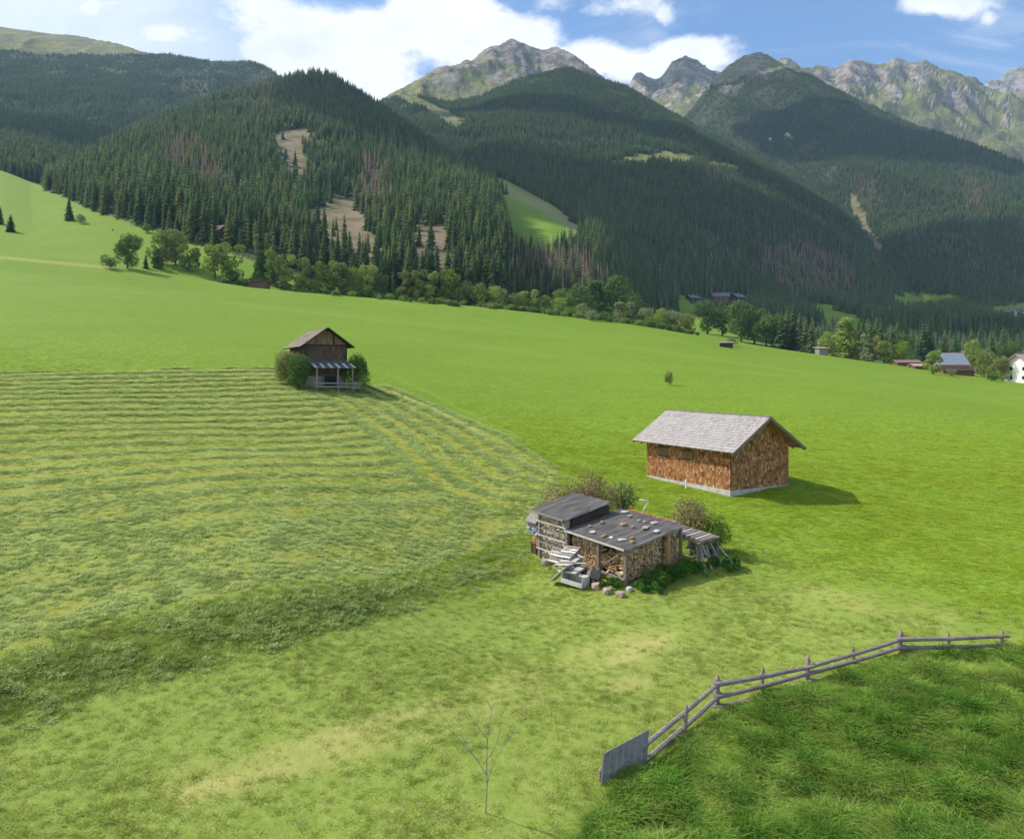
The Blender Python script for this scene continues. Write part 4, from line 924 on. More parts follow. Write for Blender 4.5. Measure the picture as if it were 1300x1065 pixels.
w_ = MB(); w_.box((BL / 2 + .55, 0, (1.5 + wt_) / 2), (BL - 1.0, 2 * wlw - .1, wt_ - 1.5)); w_.poly([(1.05, -wlw, wt_), (1.05, wlw, wt_), (1.05, 0, ap - .2)]); w_.poly([(BL, -wlw, wt_), (BL, wlw, wt_), (BL, 0, ap - .2)]); w_.build('wall', M_dark, ba)
f = MB(); f.bar((.86, -wlw, wt_ - .12), (.86, wlw, wt_ - .12), .12, .14); f.bar((.86, -wlw + .1, 1.5), (.86, -wlw + .1, wt_), .14); f.bar((.86, wlw - .1, 1.5), (.86, wlw - .1, wt_), .14); f.build('frame_beam', M_dark, ba)
rs, rd = MB(), MB()
for sg in (1, -1):
    L_ = math.hypot(hw, ap - ev); Vd = Vector((0, -sg * hw / L_, (ap - ev) / L_)); Nn = Vector((0, sg * (ap - ev) / L_, hw / L_)); O = Vector((0, sg * hw, ev))
    rd.poly([O, O + Vector((BL + .6, 0, 0)), O + Vector((BL + .6, 0, 0)) + Vd * L_, O + Vd * L_], .07, -Nn)
    shingle_face(rs, O + Nn * .006, Vector((1, 0, 0)), Vd, Nn, lambda u, v: True, BL + .6, L_, .24, .45, .04, rr_)
rb = rd.build('roof', M_dark, ba); rs.build('roof_shingles', shingle('old barn shingles', [(0.10, 0.085, 0.07), (0.22, 0.185, 0.15), (0.30, 0.24, 0.19), (0.42, 0.37, 0.33)], 1, 1), rb)
# lean-to
pz1, pz0 = 3.45, 2.45; pr = MB(); pr.poly([(.9, 2.2, pz1), (.9, -2.3, pz1), (-1.0, -2.9, pz0), (-1.0, 1.8, pz0)], .05); lt = pr.build('porch_roof', plain('tarred porch roof', (0.13, 0.125, 0.13), .6, .4), ba)
for k in range(6):
    y1_ = 2.0 - k * .84; y0_ = 1.6 - k * .88; f = MB(); f.poly([(-.05, (y1_ + y0_) / 2 + .12, pz0 + .54), (-.05, (y1_ + y0_) / 2 - .13, pz0 + .54), (-1.02, y0_ - .16, pz0 + .03), (-1.02, y0_ + .12, pz0 + .03)], .02); f.build('roof_plate', plain('bright metal plate', (0.62, 0.62, 0.63), .4, .2), lt)
for y_ in (1.5, -.9, -2.6): f = MB(); f.bar((-.85, y_, -.5), (-.85, y_, pz0), .13); f.build('post', M_grey, ba)
f = MB(); f.box((.5, -.4, .95), (.25, 1.3, 1.1)); f.build('doorway', M_black, ba)
for z_ in (.35, .75): f = MB(); f.bar((-1.0, 2.0, z_), (-1.05, -3.3, z_ - .1), .05, .16); f.build('rail', M_grey, ba)
f = MB()
for k in range(4): f.bar((-1.3, -2.5, .12 + .22 * k), (-1.35, -3.5, .08 + .22 * k), .12, .12)
o = f.build('stacked_beams', M_grey); o.location = ba.location; o.rotation_euler = ba.rotation_euler; setp(o, 'short grey beams stacked at the right end of the barn porch', 'beams')
f = MB(); f.poly([(0, 0, .5), (1.2, .2, .65), (1.3, -.5, .5), (.1, -.6, .38)], .04); f.bar((.2, -.3, -.2), (.2, -.3, .45), .06); f.bar((1.1, -.2, -.2), (1.1, -.2, .5), .06)
q_ = hit(366, 474); o = f.build('metal_sheet', M_pale); o.location = q_; setp(o, 'pale tilted sheet left of the old barn under the bush', 'sheet')

# ---------------------------------------------------------------- small far buildings
def hut(px, yb, Y, w, d, wh, rh, rz, wm, rm, label, cat='hut', name='field_hut', win=0, pent=False, oh=.5, group=None, zoff=0):
    if Y is None: p = hit(px, yb, ymin=15, ymax=335); x_, y_ = p.x, p.y
    elif Y == 'far': p = hit(px, yb, ymin=335, ymax=1500); x_, y_ = p.x, p.y; k_ = y_ / 640; w, d, wh, rh = w * k_, d * k_, wh * k_, rh * k_; print('chalet at', y_)
    else: x_, y_ = ray(px, 400)[0] * Y, Y
    z_ = gz(x_, y_) + zoff; e = root(name, (x_, y_, z_), rz, label, cat, group)
    m_ = MB()
    if pent:
        m_.poly([(-w / 2, -d / 2, -.8), (w / 2, -d / 2, -.8), (w / 2, -d / 2, wh), (-w / 2, -d / 2, wh)], d, (0, 1, 0)); m_.build('wall', wm, e)
        m_ = MB(); m_.poly([(-w / 2 - oh, -d / 2 - oh, wh + .05), (w / 2 + oh, -d / 2 - oh, wh + .05), (w / 2 + oh, d / 2 + oh, wh + rh), (-w / 2 - oh, d / 2 + oh, wh + rh)], .15); m_.build('roof', rm, e)
    else:
        m_.poly([(-w / 2, -d / 2, -1.5), (-w / 2, d / 2, -1.5), (-w / 2, d / 2, wh), (-w / 2, 0, wh + rh - .1), (-w / 2, -d / 2, wh)], w, (1, 0, 0)); m_.build('wall', wm, e)
        sl2 = rh / (d / 2); m_ = MB()
        for sg in (1, -1): m_.poly([(-w / 2 - oh, sg * (d / 2 + oh), wh - sl2 * oh), (w / 2 + oh, sg * (d / 2 + oh), wh - sl2 * oh), (w / 2 + oh, 0, wh + rh), (-w / 2 - oh, 0, wh + rh)], .2, (0, 0, -1))
        ro = m_.build('roof', rm, e)
        if cat == 'house': c = MB(); c.box((w * .15, .6, wh + rh + .2), (.8, .8, 1.6)); c.build('chimney', M_conc, ro)
    for side in (-1, 1):
        for k in range(win):
            for fl in range(max(1, int(wh // 2.4))):
                f = MB(); f.box((-w / 2 + w * (k + .5) / win, side * (d / 2 + .02), 1.3 + fl * 2.5), (1.0, .08, 1.15)); o = f.build('window', M_white, e); f = MB(); f.box((-w / 2 + w * (k + .5) / win, side * (d / 2 + .05), 1.3 + fl * 2.5), (.8, .06, .95)); f.build('pane', M_black, o)
        if win:
            for fl in range(max(1, int(wh // 2.4))):
                for k in range(2): f = MB(); f.box((side * (w / 2 + .02), -d / 4 + k * d / 2, 1.3 + fl * 2.5), (.08, 1.0, 1.15)); o = f.build('window', M_white, e); f = MB(); f.box((side * (w / 2 + .05), -d / 4 + k * d / 2, 1.3 + fl * 2.5), (.06, .8, .95)); f.build('pane', M_black, o)
    return e
hut(329, 366, None, 8.2, 3, 2.3, .7, -.12, M_redb, M_dark, 'long low red brown hut at the edge of the meadow under the trees', pent=True, oh=.3)
hut(278, 318, 395, 9, 6, 3.0, 2.6, -.5, M_redb, M_redb, 'brown gabled hut half hidden behind trees on the left slope')
hut(283, 330, 360, 4, 3, 2.6, 1.2, .3, M_grey, M_roofg, 'tiny grey hut among the airy trees at the left')
hut(922, 441, None, 4.2, 2.6, 1.5, .5, -.35, M_dark, M_grey, 'tiny dark hut with slanting roof out in the field right of centre', pent=True, oh=.25)
hut(1043, 447, None, 3.6, 3, 2.6, .4, .15, M_grey, M_pale, 'small grey hut with pale flat roof left of the poplar', pent=True, oh=.6)
hut(879, 384, 'far', 9, 8, 4.0, 2.4, .4, M_dark, M_roofg, 'leftmost of the three far dark chalets', 'house', 'chalet', 2, oh=1.0)
hut(915, 384, 'far', 13, 10, 5.2, 3.2, -.2, M_redb, M_roofg, 'middle far chalet with reddish walls and grey roof', 'house', 'chalet', 3, oh=1.2)
hut(936, 384, 'far', 10, 9, 4.6, 3.0, .5, M_dark, M_roofg, 'rightmost of the three far dark chalets', 'house', 'chalet', 2, oh=1.0)
hut(1290, 402, 'far', 13, 10, 5.0, 3.0, .3, M_white, M_roofg, 'far white walled chalet with dark upper floor on the valley side at the right edge', 'house', 'chalet', 3, oh=1.2)
hut(1278, 402, 'far', 8, 7, 4.0, 2.4, -.3, M_dark, M_roofg, 'small dark chalet just left of the far white walled chalet', 'house', 'chalet', 2, oh=1.0)
wh_ = hut(1307, 484, 205, 8.0, 7.5, 5.4, 2.5, .25, M_white, M_roofp, 'white two storey house with pale tiled roof at the right edge of the photo', 'house', 'white_house', 3, oh=.9, zoff=.2)
hut(1151, 463, 262, 8.0, 5, 1.5, .8, -.08, M_redb, M_roofr, 'long dull red roofed shed right of the dense green tree', 'shed', 'farm_shed', oh=.4)
hut(1172, 464, 250, 7.2, 5, 1.2, .7, -.08, M_redb, M_roofp, 'pinkish roofed shed beside the dull red roofed shed', 'shed', 'farm_shed', oh=.4)
hut(1215, 472, 232, 8.5, 5, 1.4, 1.1, -.25, M_redb, M_dark, 'low brown shed in front of the barn with solar panels', 'shed', 'farm_shed', oh=.4)
# barn with solar panels
Yp = 250; xp = ray(1211, 400)[0] * Yp; zp = gz(xp, Yp); pbn = root('panel_barn', (xp, Yp, zp), -.1, 'large farm barn whose roof is covered with blue solar panels', 'barn')
zt0 = CZ + ray(1211, 464)[1] * Yp - zp; zt1 = CZ + ray(1211, 448)[1] * (Yp + 6) - zp; m_ = MB(); m_.box((0, 4.2, zt0 / 2 - 1), (10.2, 9, zt0 + 1.8)); m_.build('wall', M_board, pbn)
m_ = MB(); m_.poly([(-5.6, -.6, zt0), (5.6, -.6, zt0), (5.6, 5, zt1), (-5.6, 5, zt1)], .25); m_.poly([(-5.6, 10, zt0), (5.6, 10, zt0), (5.6, 5, zt1), (-5.6, 5, zt1)], .25); m_.build('roof', M_roofr, pbn)
mp, nt_, bs_ = mat('solar glass', .15); bs_.inputs['Base Color'].default_value = (0.24, 0.28, 0.34, 1); bs_.inputs['Specular IOR Level'].default_value = .8
dz_ = (zt1 - zt0) / 5.6
for i in range(9):
    for j in range(4):
        f = MB(); xa = -5.2 + i * 1.16; ya = -.3 + j * 1.25; f.poly([(xa, ya, zt0 + .12 + (ya + .6) * dz_), (xa + 1.06, ya, zt0 + .12 + (ya + .6) * dz_), (xa + 1.06, ya + 1.14, zt0 + .12 + (ya + 1.74) * dz_), (xa, ya + 1.14, zt0 + .12 + (ya + 1.74) * dz_)], .05); f.build('solar_panel', mp, pbn)
for (px, py, L_, hh, m__, lb, ct, nm) in [(1112, 458.5, 4.5, .9, M_white, 'row of white wrapped bales on the slope left of the green tree', 'bales', 'white_bales'), (1085, 453, 4.0, .8, M_ochre, 'orange brown heap of earth beside the poplar', 'earth heap', 'earth_heap')]:
    p = hit(px, py, ymin=15, ymax=335); f = MB(); n_ = 4 if 'bales' in lb else 3
    for k in range(n_):
        c = Vector((-L_ / 2 + L_ * (k + .5) / n_, 0, hh * .35)); ring = [c + Vector((-L_ / n_ * .47, 0, 0)), c + Vector((-L_ / n_ * .3, 0, 0)), c + Vector((L_ / n_ * .3, 0, 0)), c + Vector((L_ / n_ * .47, 0, 0))]; f.tube(ring, hh * .5, 10)
    o = f.build(nm, m__, None, True); o.location = p; o.rotation_euler = (0, .1, -.15); setp(o, lb, ct)
f = MB(); f.tube([(0, 0, 0), (.1, 0, 2.6)], .09, 6); o = f.build('marker_pole', M_post); q_ = hit(912, 431, ymin=15, ymax=335); o.location = q_; setp(o, 'thin wooden pole standing beside the tiny dark field hut', 'pole')
# ---------------------------------------------------------------- firewood shelter
e1 = Vector((.797, .603, 0)); e2 = Vector((-.603, .797, 0)); A0 = Vector((5.22, 33.6, 0)); RZ = math.atan2(.603, .797)
def Lw(x, y, z): return A0 + e1 * x + e2 * y + Vector((0, 0, z))
def gl_(x, y): p = Lw(x, y, 0); return gz(p.x, p.y)
def plane_hit(px, py, p0, n_):
    a_, s_ = ray(px, py); d = Vector((a_, 1, s_)); o = Vector((0, 0, CZ)); return o + d * ((p0 - o).dot(n_) / d.dot(n_))
def loc_(p): d = p - A0; return Vector((d.dot(e1), d.dot(e2), p.z))
ws = root('firewood_shelter', A0, RZ, 'open firewood shelter with two dark felt roofs weighted by stones, full of split logs', 'shelter')
LR = [(-.05, -.05, 1.8), (4.15, -.05, 2.4), (4.1, 4.35, 2.6), (-.05, 4.2, 2.0)]; UR = [(-.15, 4.15, 2.5), (3.1, 4.1, 3.08), (3.1, 7.0, 3.2), (-.15, 6.95, 2.62)]
def grid_roof(C, th, seed):
    nx, ny = 12, 12; m_ = MB(); r = random.Random(seed)
    for i in range(nx + 1):
        for j in range(ny + 1):
            u, v = i / nx, j / ny; p = (Vector(C[0]) * (1 - u) + Vector(C[1]) * u) * (1 - v) + (Vector(C[3]) * (1 - u) + Vector(C[2]) * u) * v
            m_.V.append((p.x, p.y, p.z + r.uniform(-.012, .012) + .02 * math.sin(u * 9 + seed))); m_.t.append(.5)
    for i in range(nx):
        for j in range(ny): b = i * (ny + 1) + j; m_.F.append([b, b + ny + 1, b + ny + 2, b + 1])
    m_.poly([tuple(Vector(c) - Vector((0, 0, .045))) for c in C], .05); return m_
rl = grid_roof(LR, .06, 1).build('low_roof', M_felt, ws); ru = grid_roof(UR, .06, 4).build('high_roof', M_felt, ws)
for C, ro in ((LR, rl), (UR, ru)):
    for a_, b_ in ((0, 3), (0, 1)):
        p, q = Vector(C[a_]), Vector(C[b_]); f = MB(); p0_, p1_ = p + (q - p) * .02, q; f.bar(p0_ - Vector((0, 0, .05)), p1_ - Vector((0, 0, .05)), .05, .09); f.build('fascia_board', M_pale if (a_, b_) == (0, 3) and C is LR else M_grey, ro)
def zr(x, y): return 1.8 + x * .146 + y * .048
def zu(x, y): return 2.5 + (x + .15) * .178 + (y - 4.15) * .04
for (x_, y_, zt_, w_, mt) in [(.15, .12, zr(0, 0), .15, M_post), (.12, 1.88, zr(0, 1.9), .16, M_post), (.1, 4.15, 2.45, .14, M_grey), (.08, 6.32, 2.58, .13, M_grey), (4.0, .12, 2.3, .13, M_post), (3.0, 4.2, 3.0, .12, M_post), (3.0, 6.3, 3.08, .12, M_post), (4.0, 4.2, 2.5, .12, M_post)]:
    f = MB(); g0 = gl_(x_, y_); f.box((x_, y_, (g0 - .2 + zt_ - .06) / 2), (w_, w_, zt_ - .06 - g0 + .2)); f.build('post', mt, ws)
f = MB(); g0 = gl_(2.9, -.05); f.box((2.92, -.06, (g0 + 2.15) / 2 - .1), (.24, .06, 2.15 - g0 + .1)); o = f.build('upright_board', M_warm, ws); o['label'] = 'fresh orange upright board at the right face'
f = MB(); f.bar((.12, .2, 1.68), (.12, 1.55, .75), .07, .07, (1, 0, 0)); f.build('brace', M_post, ws)
f = MB(); f.bar((.05, .1, .36), (.05, 1.9, .42), .10, .10); f.build('sill_beam', M_grey, ws)
for k in range(5):
    f = MB(); z_ = .62 + gl_(0, 5.5) * .6 + k * .36; f.bar((-.06, 4.1, z_ - .04), (-.08, 6.4, z_ + .02), .045, .06); f.build('retaining_lath', M_pale if k % 2 == 0 else M_grey, ws)
# logs
m, nt, bs = mat('split firewood', .85); g = N(nt); t = g.m('FRACT', g.m('ADD', g.attr('tone'), g.rnd())); c = g.ramp(t, [(0, (0.26, 0.15, 0.075)), (.3, (0.50, 0.31, 0.16)), (.6, (0.70, 0.47, 0.25)), (.85, (0.78, 0.60, 0.38)), (1, (0.38, 0.27, 0.18))])
c = g.mix(g.m('MULTIPLY', g.ss(g.noise(g.obj(), 9, 4), .45, .7), .45), c, (0.16, 0.11, 0.07)); g.link(c, bs.inputs['Base Color']); M_log = m
m, nt, bs = mat('greyed firewood', .9); g = N(nt); t = g.m('FRACT', g.m('ADD', g.attr('tone'), g.rnd())); c = g.ramp(t, [(0, (0.22, 0.16, 0.11)), (.4, (0.45, 0.34, 0.24)), (.8, (0.66, 0.55, 0.43)), (1, (0.74, 0.66, 0.57))]); g.link(c, bs.inputs['Base Color']); M_logg = m
rr = random.Random(11)
def log_poly(r):
    k = r.choice((3, 3, 4, 5)); a0 = r.uniform(0, 6.28); return [(math.cos(a0 + j * 6.283 / k + r.uniform(-.2, .2)) * r.uniform(.75, 1.15), math.sin(a0 + j * 6.283 / k) * r.uniform(.7, 1.1)) for j in range(k)]
def log_mb(mb, p, d, R, L_, shape, tone):
    d = d.normalized(); u = d.orthogonal().normalized(); w = d.cross(u); b = len(mb.V); k = len(shape)
    for s_ in (0, 1):
        for (a_, c_) in shape: mb.V.append(tuple(p + d * L_ * s_ + (u * a_ + w * c_) * R)); mb.t.append(tone)
    mb.F.append([b + j for j in range(k)][::-1]); mb.F.append([b + k + j for j in range(k)])
    for j in range(k): mb.F.append([b + j, b + (j + 1) % k, b + k + (j + 1) % k, b + k + j])
cand = []   # (world position, direction, radius, length, grey?)
def stack_face(P0, U, D, lu, zb, ztf, grey, step=.105, jut=.05):
    j = 0
    while True:
        z_ = j * step * .86; any_ = False
        u = rr.uniform(0, .05)
        while u < lu:
            zl = zb(u); 
            if zl + z_ < ztf(u) - .06:
                any_ = True
                if rr.random() < .97: cand.append((P0 + U * u + Vector((0, 0, zl + z_ + rr.uniform(-.015, .015))) - D * rr.uniform(0, jut), (D + Vector((rr.uniform(-.12, .12), rr.uniform(-.12, .12), rr.uniform(-.10, .10)))), step * rr.uniform(.42, .66), .34, grey))
            u += step * rr.uniform(.8, 1.15)
        j += 1
        if not any_ or j > 60: break
Dx = e1; Dy = e2
stack_face(Lw(.32, .28, 0), e1, Dy, 2.5, lambda u: gl_(.3 + u, .2) + .18, lambda u: zr(.3 + u, .2) - .08, 0)
stack_face(Lw(3.05, .30, 0), e1, Dy, .95, lambda u: gl_(3 + u, .2) + .1, lambda u: zr(3 + u, .2) - .1, 0)
stack_face(Lw(.42, 2.0, 0), e2, Dx, 2.1, lambda u: gl_(.3, 2 + u) + .1, lambda u: zr(.3, 2 + u) - .1, 0)
stack_face(Lw(.12, 4.3, 0), e2, Dx, 1.95, lambda u: gl_(.1, 4.3 + u) + .05, lambda u: zu(.1, 4.3 + u) - .12, 1)
stack_face(Lw(.3, 4.28, 0), e1, Dy, 2.7, lambda u: zr(.3 + u, 4.2) + .05, lambda u: zu(.3 + u, 4.2) - .1, 0)
# loose heap of split pieces in the open bay
for k in range(150):
    f_ = rr.random(); y_ = .3 + rr.random() * 1.5; x_ = .25 + rr.random() ** .7 * .9; top_ = .45 + (x_ - .2) * 1.0
    an = rr.uniform(0, 6.28); cand.append((Lw(x_, y_, top_ + rr.uniform(-.06, .05)), e1 * math.cos(an) + e2 * math.sin(an) + Vector((0, 0, rr.uniform(-.4, .5))), rr.uniform(.035, .06), rr.uniform(.28, .4), 0))
# fallen pieces by the foot
for (x_, y_) in [(-.35, .9), (-.3, 1.3), (-.5, .5), (3.3, -.5), (3.6, -.8), (-.6, 2.1), (-.4, 4.8)]:
    an = rr.uniform(0, 6.28); cand.append((Lw(x_, y_, gl_(x_, y_) + .05), e1 * math.cos(an) + e2 * math.sin(an), .05, .33, 0))
cam0 = Vector((0, 0, CZ)); cand.sort(key=lambda q: (q[0] - cam0).length / q[2])
shapes = [log_poly(rr) for _ in range(9)]; lmesh = {}
for i in range(9):
    for gy in (0, 1):
        mb_ = MB(); log_mb(mb_, Vector((0, 0, 0)), Vector((1, 0, 0)), 1, 1, shapes[i], 0.0); me = bpy.data.meshes.new('firewood_log'); me.from_pydata(mb_.V, [], mb_.F); me.materials.append(M_logg if gy else M_log); me.attributes.new('tone', 'FLOAT', 'POINT'); lmesh[i, gy] = me
stuffs = {0: MB(), 1: MB()}
for n_i, (p, d, R, L_, gy) in enumerate(cand):
    i = rr.randrange(9)
    if n_i < 300:
        o = link(bpy.data.objects.new('firewood_log', lmesh[i, gy])); o.location = p; o.rotation_euler = d.to_track_quat('X', 'Z').to_euler(); o.scale = (L_, R, R)
        lp = loc_(p); whr = 'loose on the heap in the open bay' if lp.x < 1.3 and .25 < lp.y < 1.9 and abs(d.z) < 1 and d.normalized().dot(e2) < .9 else ('stacked in the right face of the shelter' if lp.y < .6 else 'stacked in the left face of the shelter')
        setp(o, 'split piece of light firewood ' + whr, 'firewood', 'firewood ' + whr)
    else: log_mb(stuffs[gy], p, d, R, L_, shapes[i], rr.random())
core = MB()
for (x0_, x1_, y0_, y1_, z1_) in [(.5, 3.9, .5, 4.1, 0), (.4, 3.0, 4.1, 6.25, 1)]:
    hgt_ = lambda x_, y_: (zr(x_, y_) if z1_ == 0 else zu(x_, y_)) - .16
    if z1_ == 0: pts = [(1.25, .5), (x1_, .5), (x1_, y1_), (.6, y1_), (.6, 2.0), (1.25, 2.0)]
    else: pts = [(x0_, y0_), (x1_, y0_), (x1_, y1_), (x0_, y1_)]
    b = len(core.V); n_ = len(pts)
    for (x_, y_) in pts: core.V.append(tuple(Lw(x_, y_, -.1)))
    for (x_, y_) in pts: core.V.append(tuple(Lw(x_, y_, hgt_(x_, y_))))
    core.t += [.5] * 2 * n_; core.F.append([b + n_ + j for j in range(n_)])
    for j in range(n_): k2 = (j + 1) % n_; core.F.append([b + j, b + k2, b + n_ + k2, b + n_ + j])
fs = MB()
for gy in (0, 1):
    off = len(fs.V); fs.V += stuffs[gy].V; fs.t += stuffs[gy].t; fs.F += [[i + off for i in q] for q in stuffs[gy].F]
nlog = len(fs.F); nl0 = len(stuffs[0].F); off = len(fs.V); fs.V += core.V; fs.t += core.t; fs.F += [[i + off for i in q] for q in core.F]
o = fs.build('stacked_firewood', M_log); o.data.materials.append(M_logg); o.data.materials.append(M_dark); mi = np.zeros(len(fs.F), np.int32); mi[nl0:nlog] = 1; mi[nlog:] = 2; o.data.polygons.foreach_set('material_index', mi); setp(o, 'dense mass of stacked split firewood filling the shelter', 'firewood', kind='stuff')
# stones on the low roof
rp0 = Lw(0, 0, 1.8); rn_ = ((Lw(4.1, 0, 2.4) - rp0).cross(Lw(0, 4.2, 2.0) - rp0)).normalized()
def stone(name, c, dims, mt, seed, label, cat='stone', rz=0.0, tilt=None, sub=1):
    CL = .95 if name == 'boulder' else .78
    import bmesh as _b
    bm = _b.new(); _b.ops.create_icosphere(bm, subdivisions=2, radius=1); r = random.Random(seed)
    for v in bm.verts:
        n_ = 1 + .22 * math.sin(v.co.x * 3 + seed) * math.cos(v.co.y * 4 + seed * 2) + r.uniform(-.07, .07)
        v.co = Vector((max(-CL, min(CL, v.co.x * n_)) * dims[0], max(-CL, min(CL, v.co.y * n_)) * dims[1], max(-.6, min(.6, v.co.z)) * dims[2]))
    me = bpy.data.meshes.new(name); bm.to_mesh(me); bm.free(); me.materials.append(mt); o = link(bpy.data.objects.new(name, me)); o.location = c; o.rotation_euler = (tilt or (0, 0))[0:2] + (rz,) if tilt else (0, 0, rz); return setp(o, label, cat)
def zp(x, y): return 640 + x * .2308, 580 + y * .2308
ST = [(664, 302, .20, .13, M_pale, 'large pale flat stone nearest the back edge of the low roof'), (693, 324, .13, .09, M_stone, 'small pale stone below the large flat one at the back of the low roof'), (741, 349, .11, .08, M_stone, 'small grey stone left in the pair at the middle back of the low roof'),
 (775, 356, .09, .07, M_stone, 'smallest stone right in the pair at the middle back of the low roof'), (540, 359, .12, .08, M_ochre, 'flat ochre stone near the shadow of the high roof'), (657, 370, .15, .13, M_ochre, 'bright ochre chunk in the middle of the low roof'), (709, 386, .09, .06, M_ochre, 'tiny brown stone right of the bright ochre chunk'),
 (472, 380, .11, .06, M_stone, 'thin grey stone just outside the shadow of the high roof'), (778, 388, .28, .12, M_stone, 'long broad slab right of the tiny brown stone on the low roof'), (826, 362, .20, .11, M_pale, 'flat pale stone near the right edge of the low roof'),
 (840, 408, .20, .12, M_pale, 'pale slab nearest the right edge of the low roof'), (489, 413, .20, .11, M_pale, 'pale slab near the front left edge of the low roof'), (548, 437, .22, .06, M_ochre, 'thin tan strip of stone in the front part of the low roof'), (590, 443, .08, .07, M_white, 'small whitish stone beside the thin tan strip'),
 (650, 455, .19, .11, M_pale, 'square pale slab near the front corner of the low roof'), (705, 447, .13, .06, M_ochre, 'narrow brown stone right of the square pale slab'), (705, 468, .12, .07, M_ochre, 'tan stone nearest the front edge of the low roof')]
for i, (zx, zy, a_, b_, mt, lb) in enumerate(ST):
    px, py = zp(zx, zy); c = plane_hit(px, py, rp0 + rn_ * .05, rn_); stone('roof_stone', c, (a_ * 1.4, b_ * 1.6, .07 if mt is not M_ochre else .11), mt, i + 1, lb, 'stone', RZ + rr.uniform(-.5, .5))
# boulders at the foot
for i, (px, py, s_, lb) in enumerate([(758.5, 747, .28, 'largest pinkish boulder, left of the three at the foot of the shelter'), (770.5, 753, .24, 'middle pinkish boulder of the three at the foot of the shelter'), (787.5, 757, .22, 'right pinkish boulder of the three at the foot of the shelter'), (799, 750, .17, 'grey white lump of stone at the foot of the corner post')]):
    p = hit(px, py); stone('boulder', p + Vector((0, 0, .08)), (s_ * 1.1, s_ * .9, s_ * 1.1), M_pink if i < 3 else M_conc, 40 + i, lb, 'boulder', i * 1.3)
# clutter in front: pallets, crate, boards (local frame of the shelter)
def put(o, x, y, z, rz=0.0, rx=0.0, ry=0.0):
    from mathutils import Matrix
    o.matrix_world = Matrix.Translation(Lw(x, y, z)) @ Matrix.Rotation(RZ + rz, 4, 'Z') @ Matrix.Rotation(ry, 4, 'Y') @ Matrix.Rotation(rx, 4, 'X')
def pallet(x, y, z, rz, rx, ry, label, w=1.15, d=.9, n=5):
    e = link(bpy.data.objects.new('pallet', None)); e.empty_display_size = .01; put(e, x, y, z, rz, rx, ry); setp(e, label, 'pallet')
    for k in range(n): f = MB(); f.box((0, -d / 2 + d * (k + .5) / n, .06), (w, d / n * .68, .022)); f.build('slat', M_pale if k % 3 else M_grey, e)
    for xx_ in (-w / 2 + .06, 0, w / 2 - .06): f = MB(); f.box((xx_, 0, 0), (.09, d, .09)); f.build('bearer', M_grey, e)
pallet(-.50, 3.35, gl_(-.5, 3.3) + 1.15, 1.50, -.55, .12, 'bleached slatted pallet leaning highest against the log stack')
pallet(-.85, 2.95, gl_(-.8, 2.9) + .88, 1.62, -.35, .18, 'bleached slatted pallet lying across the middle of the heap')
pallet(-1.15, 2.35, gl_(-1.1, 2.3) + .68, 1.70, -.22, .10, 'lowest slatted pallet resting on the pale open crate')
pallet(-.42, 4.3, gl_(-.4, 4.3) + .75, 1.55, -1.15, .05, 'grey slatted pallet standing steeply against the left stack', 1.0, .8)
g0 = gl_(-1.3, 1.9)
e = link(bpy.data.objects.new('open_crate', None)); e.empty_display_size = .01; put(e, -1.35, 1.95, g0 + .12, 1.75, .06, -.05); setp(e, 'pale open fronted wooden crate lying at the front of the heap', 'crate')
for nm, c, d in (('bottom', (0, 0, 0), (1.25, .6, .04)), ('back_panel', (0, -.29, .24), (1.25, .03, .44)), ('front_rail', (0, .29, .10), (1.25, .03, .20)), ('top_panel', (0, -.08, .47), (1.25, .42, .03)), ('side_panel', (-.61, 0, .24), (.03, .6, .46)), ('side_panel', (.61, 0, .24), (.03, .6, .46))):
    f = MB(); f.box(c, d); f.build(nm, M_pale, e)
f = MB(); f.box((0, 0, 0), (1.3, .5, .05)); o = f.build('broad_board', M_pale); put(o, -1.55, 2.75, g0 + .5, 1.9, .1, .75); setp(o, 'broad bleached board sloping down at the left of the heap', 'board')
stone('stone_block', hit(694, 716) + Vector((0, 0, .1)), (.34, .26, .26), M_stone, 77, 'pale angular block lying left of the bleached boards', 'block', .6)
e = link(bpy.data.objects.new('tilted_box', None)); e.empty_display_size = .01; put(e, -.62, 1.55, gl_(-.6, 1.5) + .45, 1.3, .5, .35); setp(e, 'grey wooden box tilted on its edge right of the pale crate', 'box')
for nm, c, d in (('bottom', (0, 0, -.25), (.7, .5, .03)), ('side_panel', (0, .25, 0), (.7, .03, .5)), ('side_panel', (0, -.25, 0), (.7, .03, .5)), ('end_panel', (.35, 0, 0), (.03, .47, .5)), ('end_panel', (-.35, 0, 0), (.03, .47, .5))): f = MB(); f.box(c, d); f.build(nm, M_post, e)
BD = [((-.55, 1.15, .75), (-.75, 1.75, .35), .16, M_pale, 'short white edged board propped beside the tilted box'), ((-.9, 1.2, .2), (-.35, 1.75, .5), .12, M_grey, 'grey plank lying low in front of the open bay'), ((-1.0, 3.4, .62), (-.9, 1.7, .95), .14, M_pale, 'long bleached plank on top of the heap'),
      ((-.35, 3.9, 1.25), (-.5, 2.3, 1.02), .10, M_pale, 'narrow pale plank high against the stack'), ((.15, .35, .45), (.35, 1.75, .6), .16, M_warm, 'long light plank across the bottom of the open bay'), ((.2, .3, .58), (.5, 1.7, .5), .12, M_pale, 'second light plank crossing in the open bay'), ((-1.5, 2.2, .3), (-1.25, 3.6, .42), .13, M_grey, 'grey plank under the sloping pallets')]
for p, q, w_, mt, lb in BD: f = MB(); f.bar(Lw(*p), Lw(*q), w_, .03); setp(f.build('plank', mt), lb, 'plank')
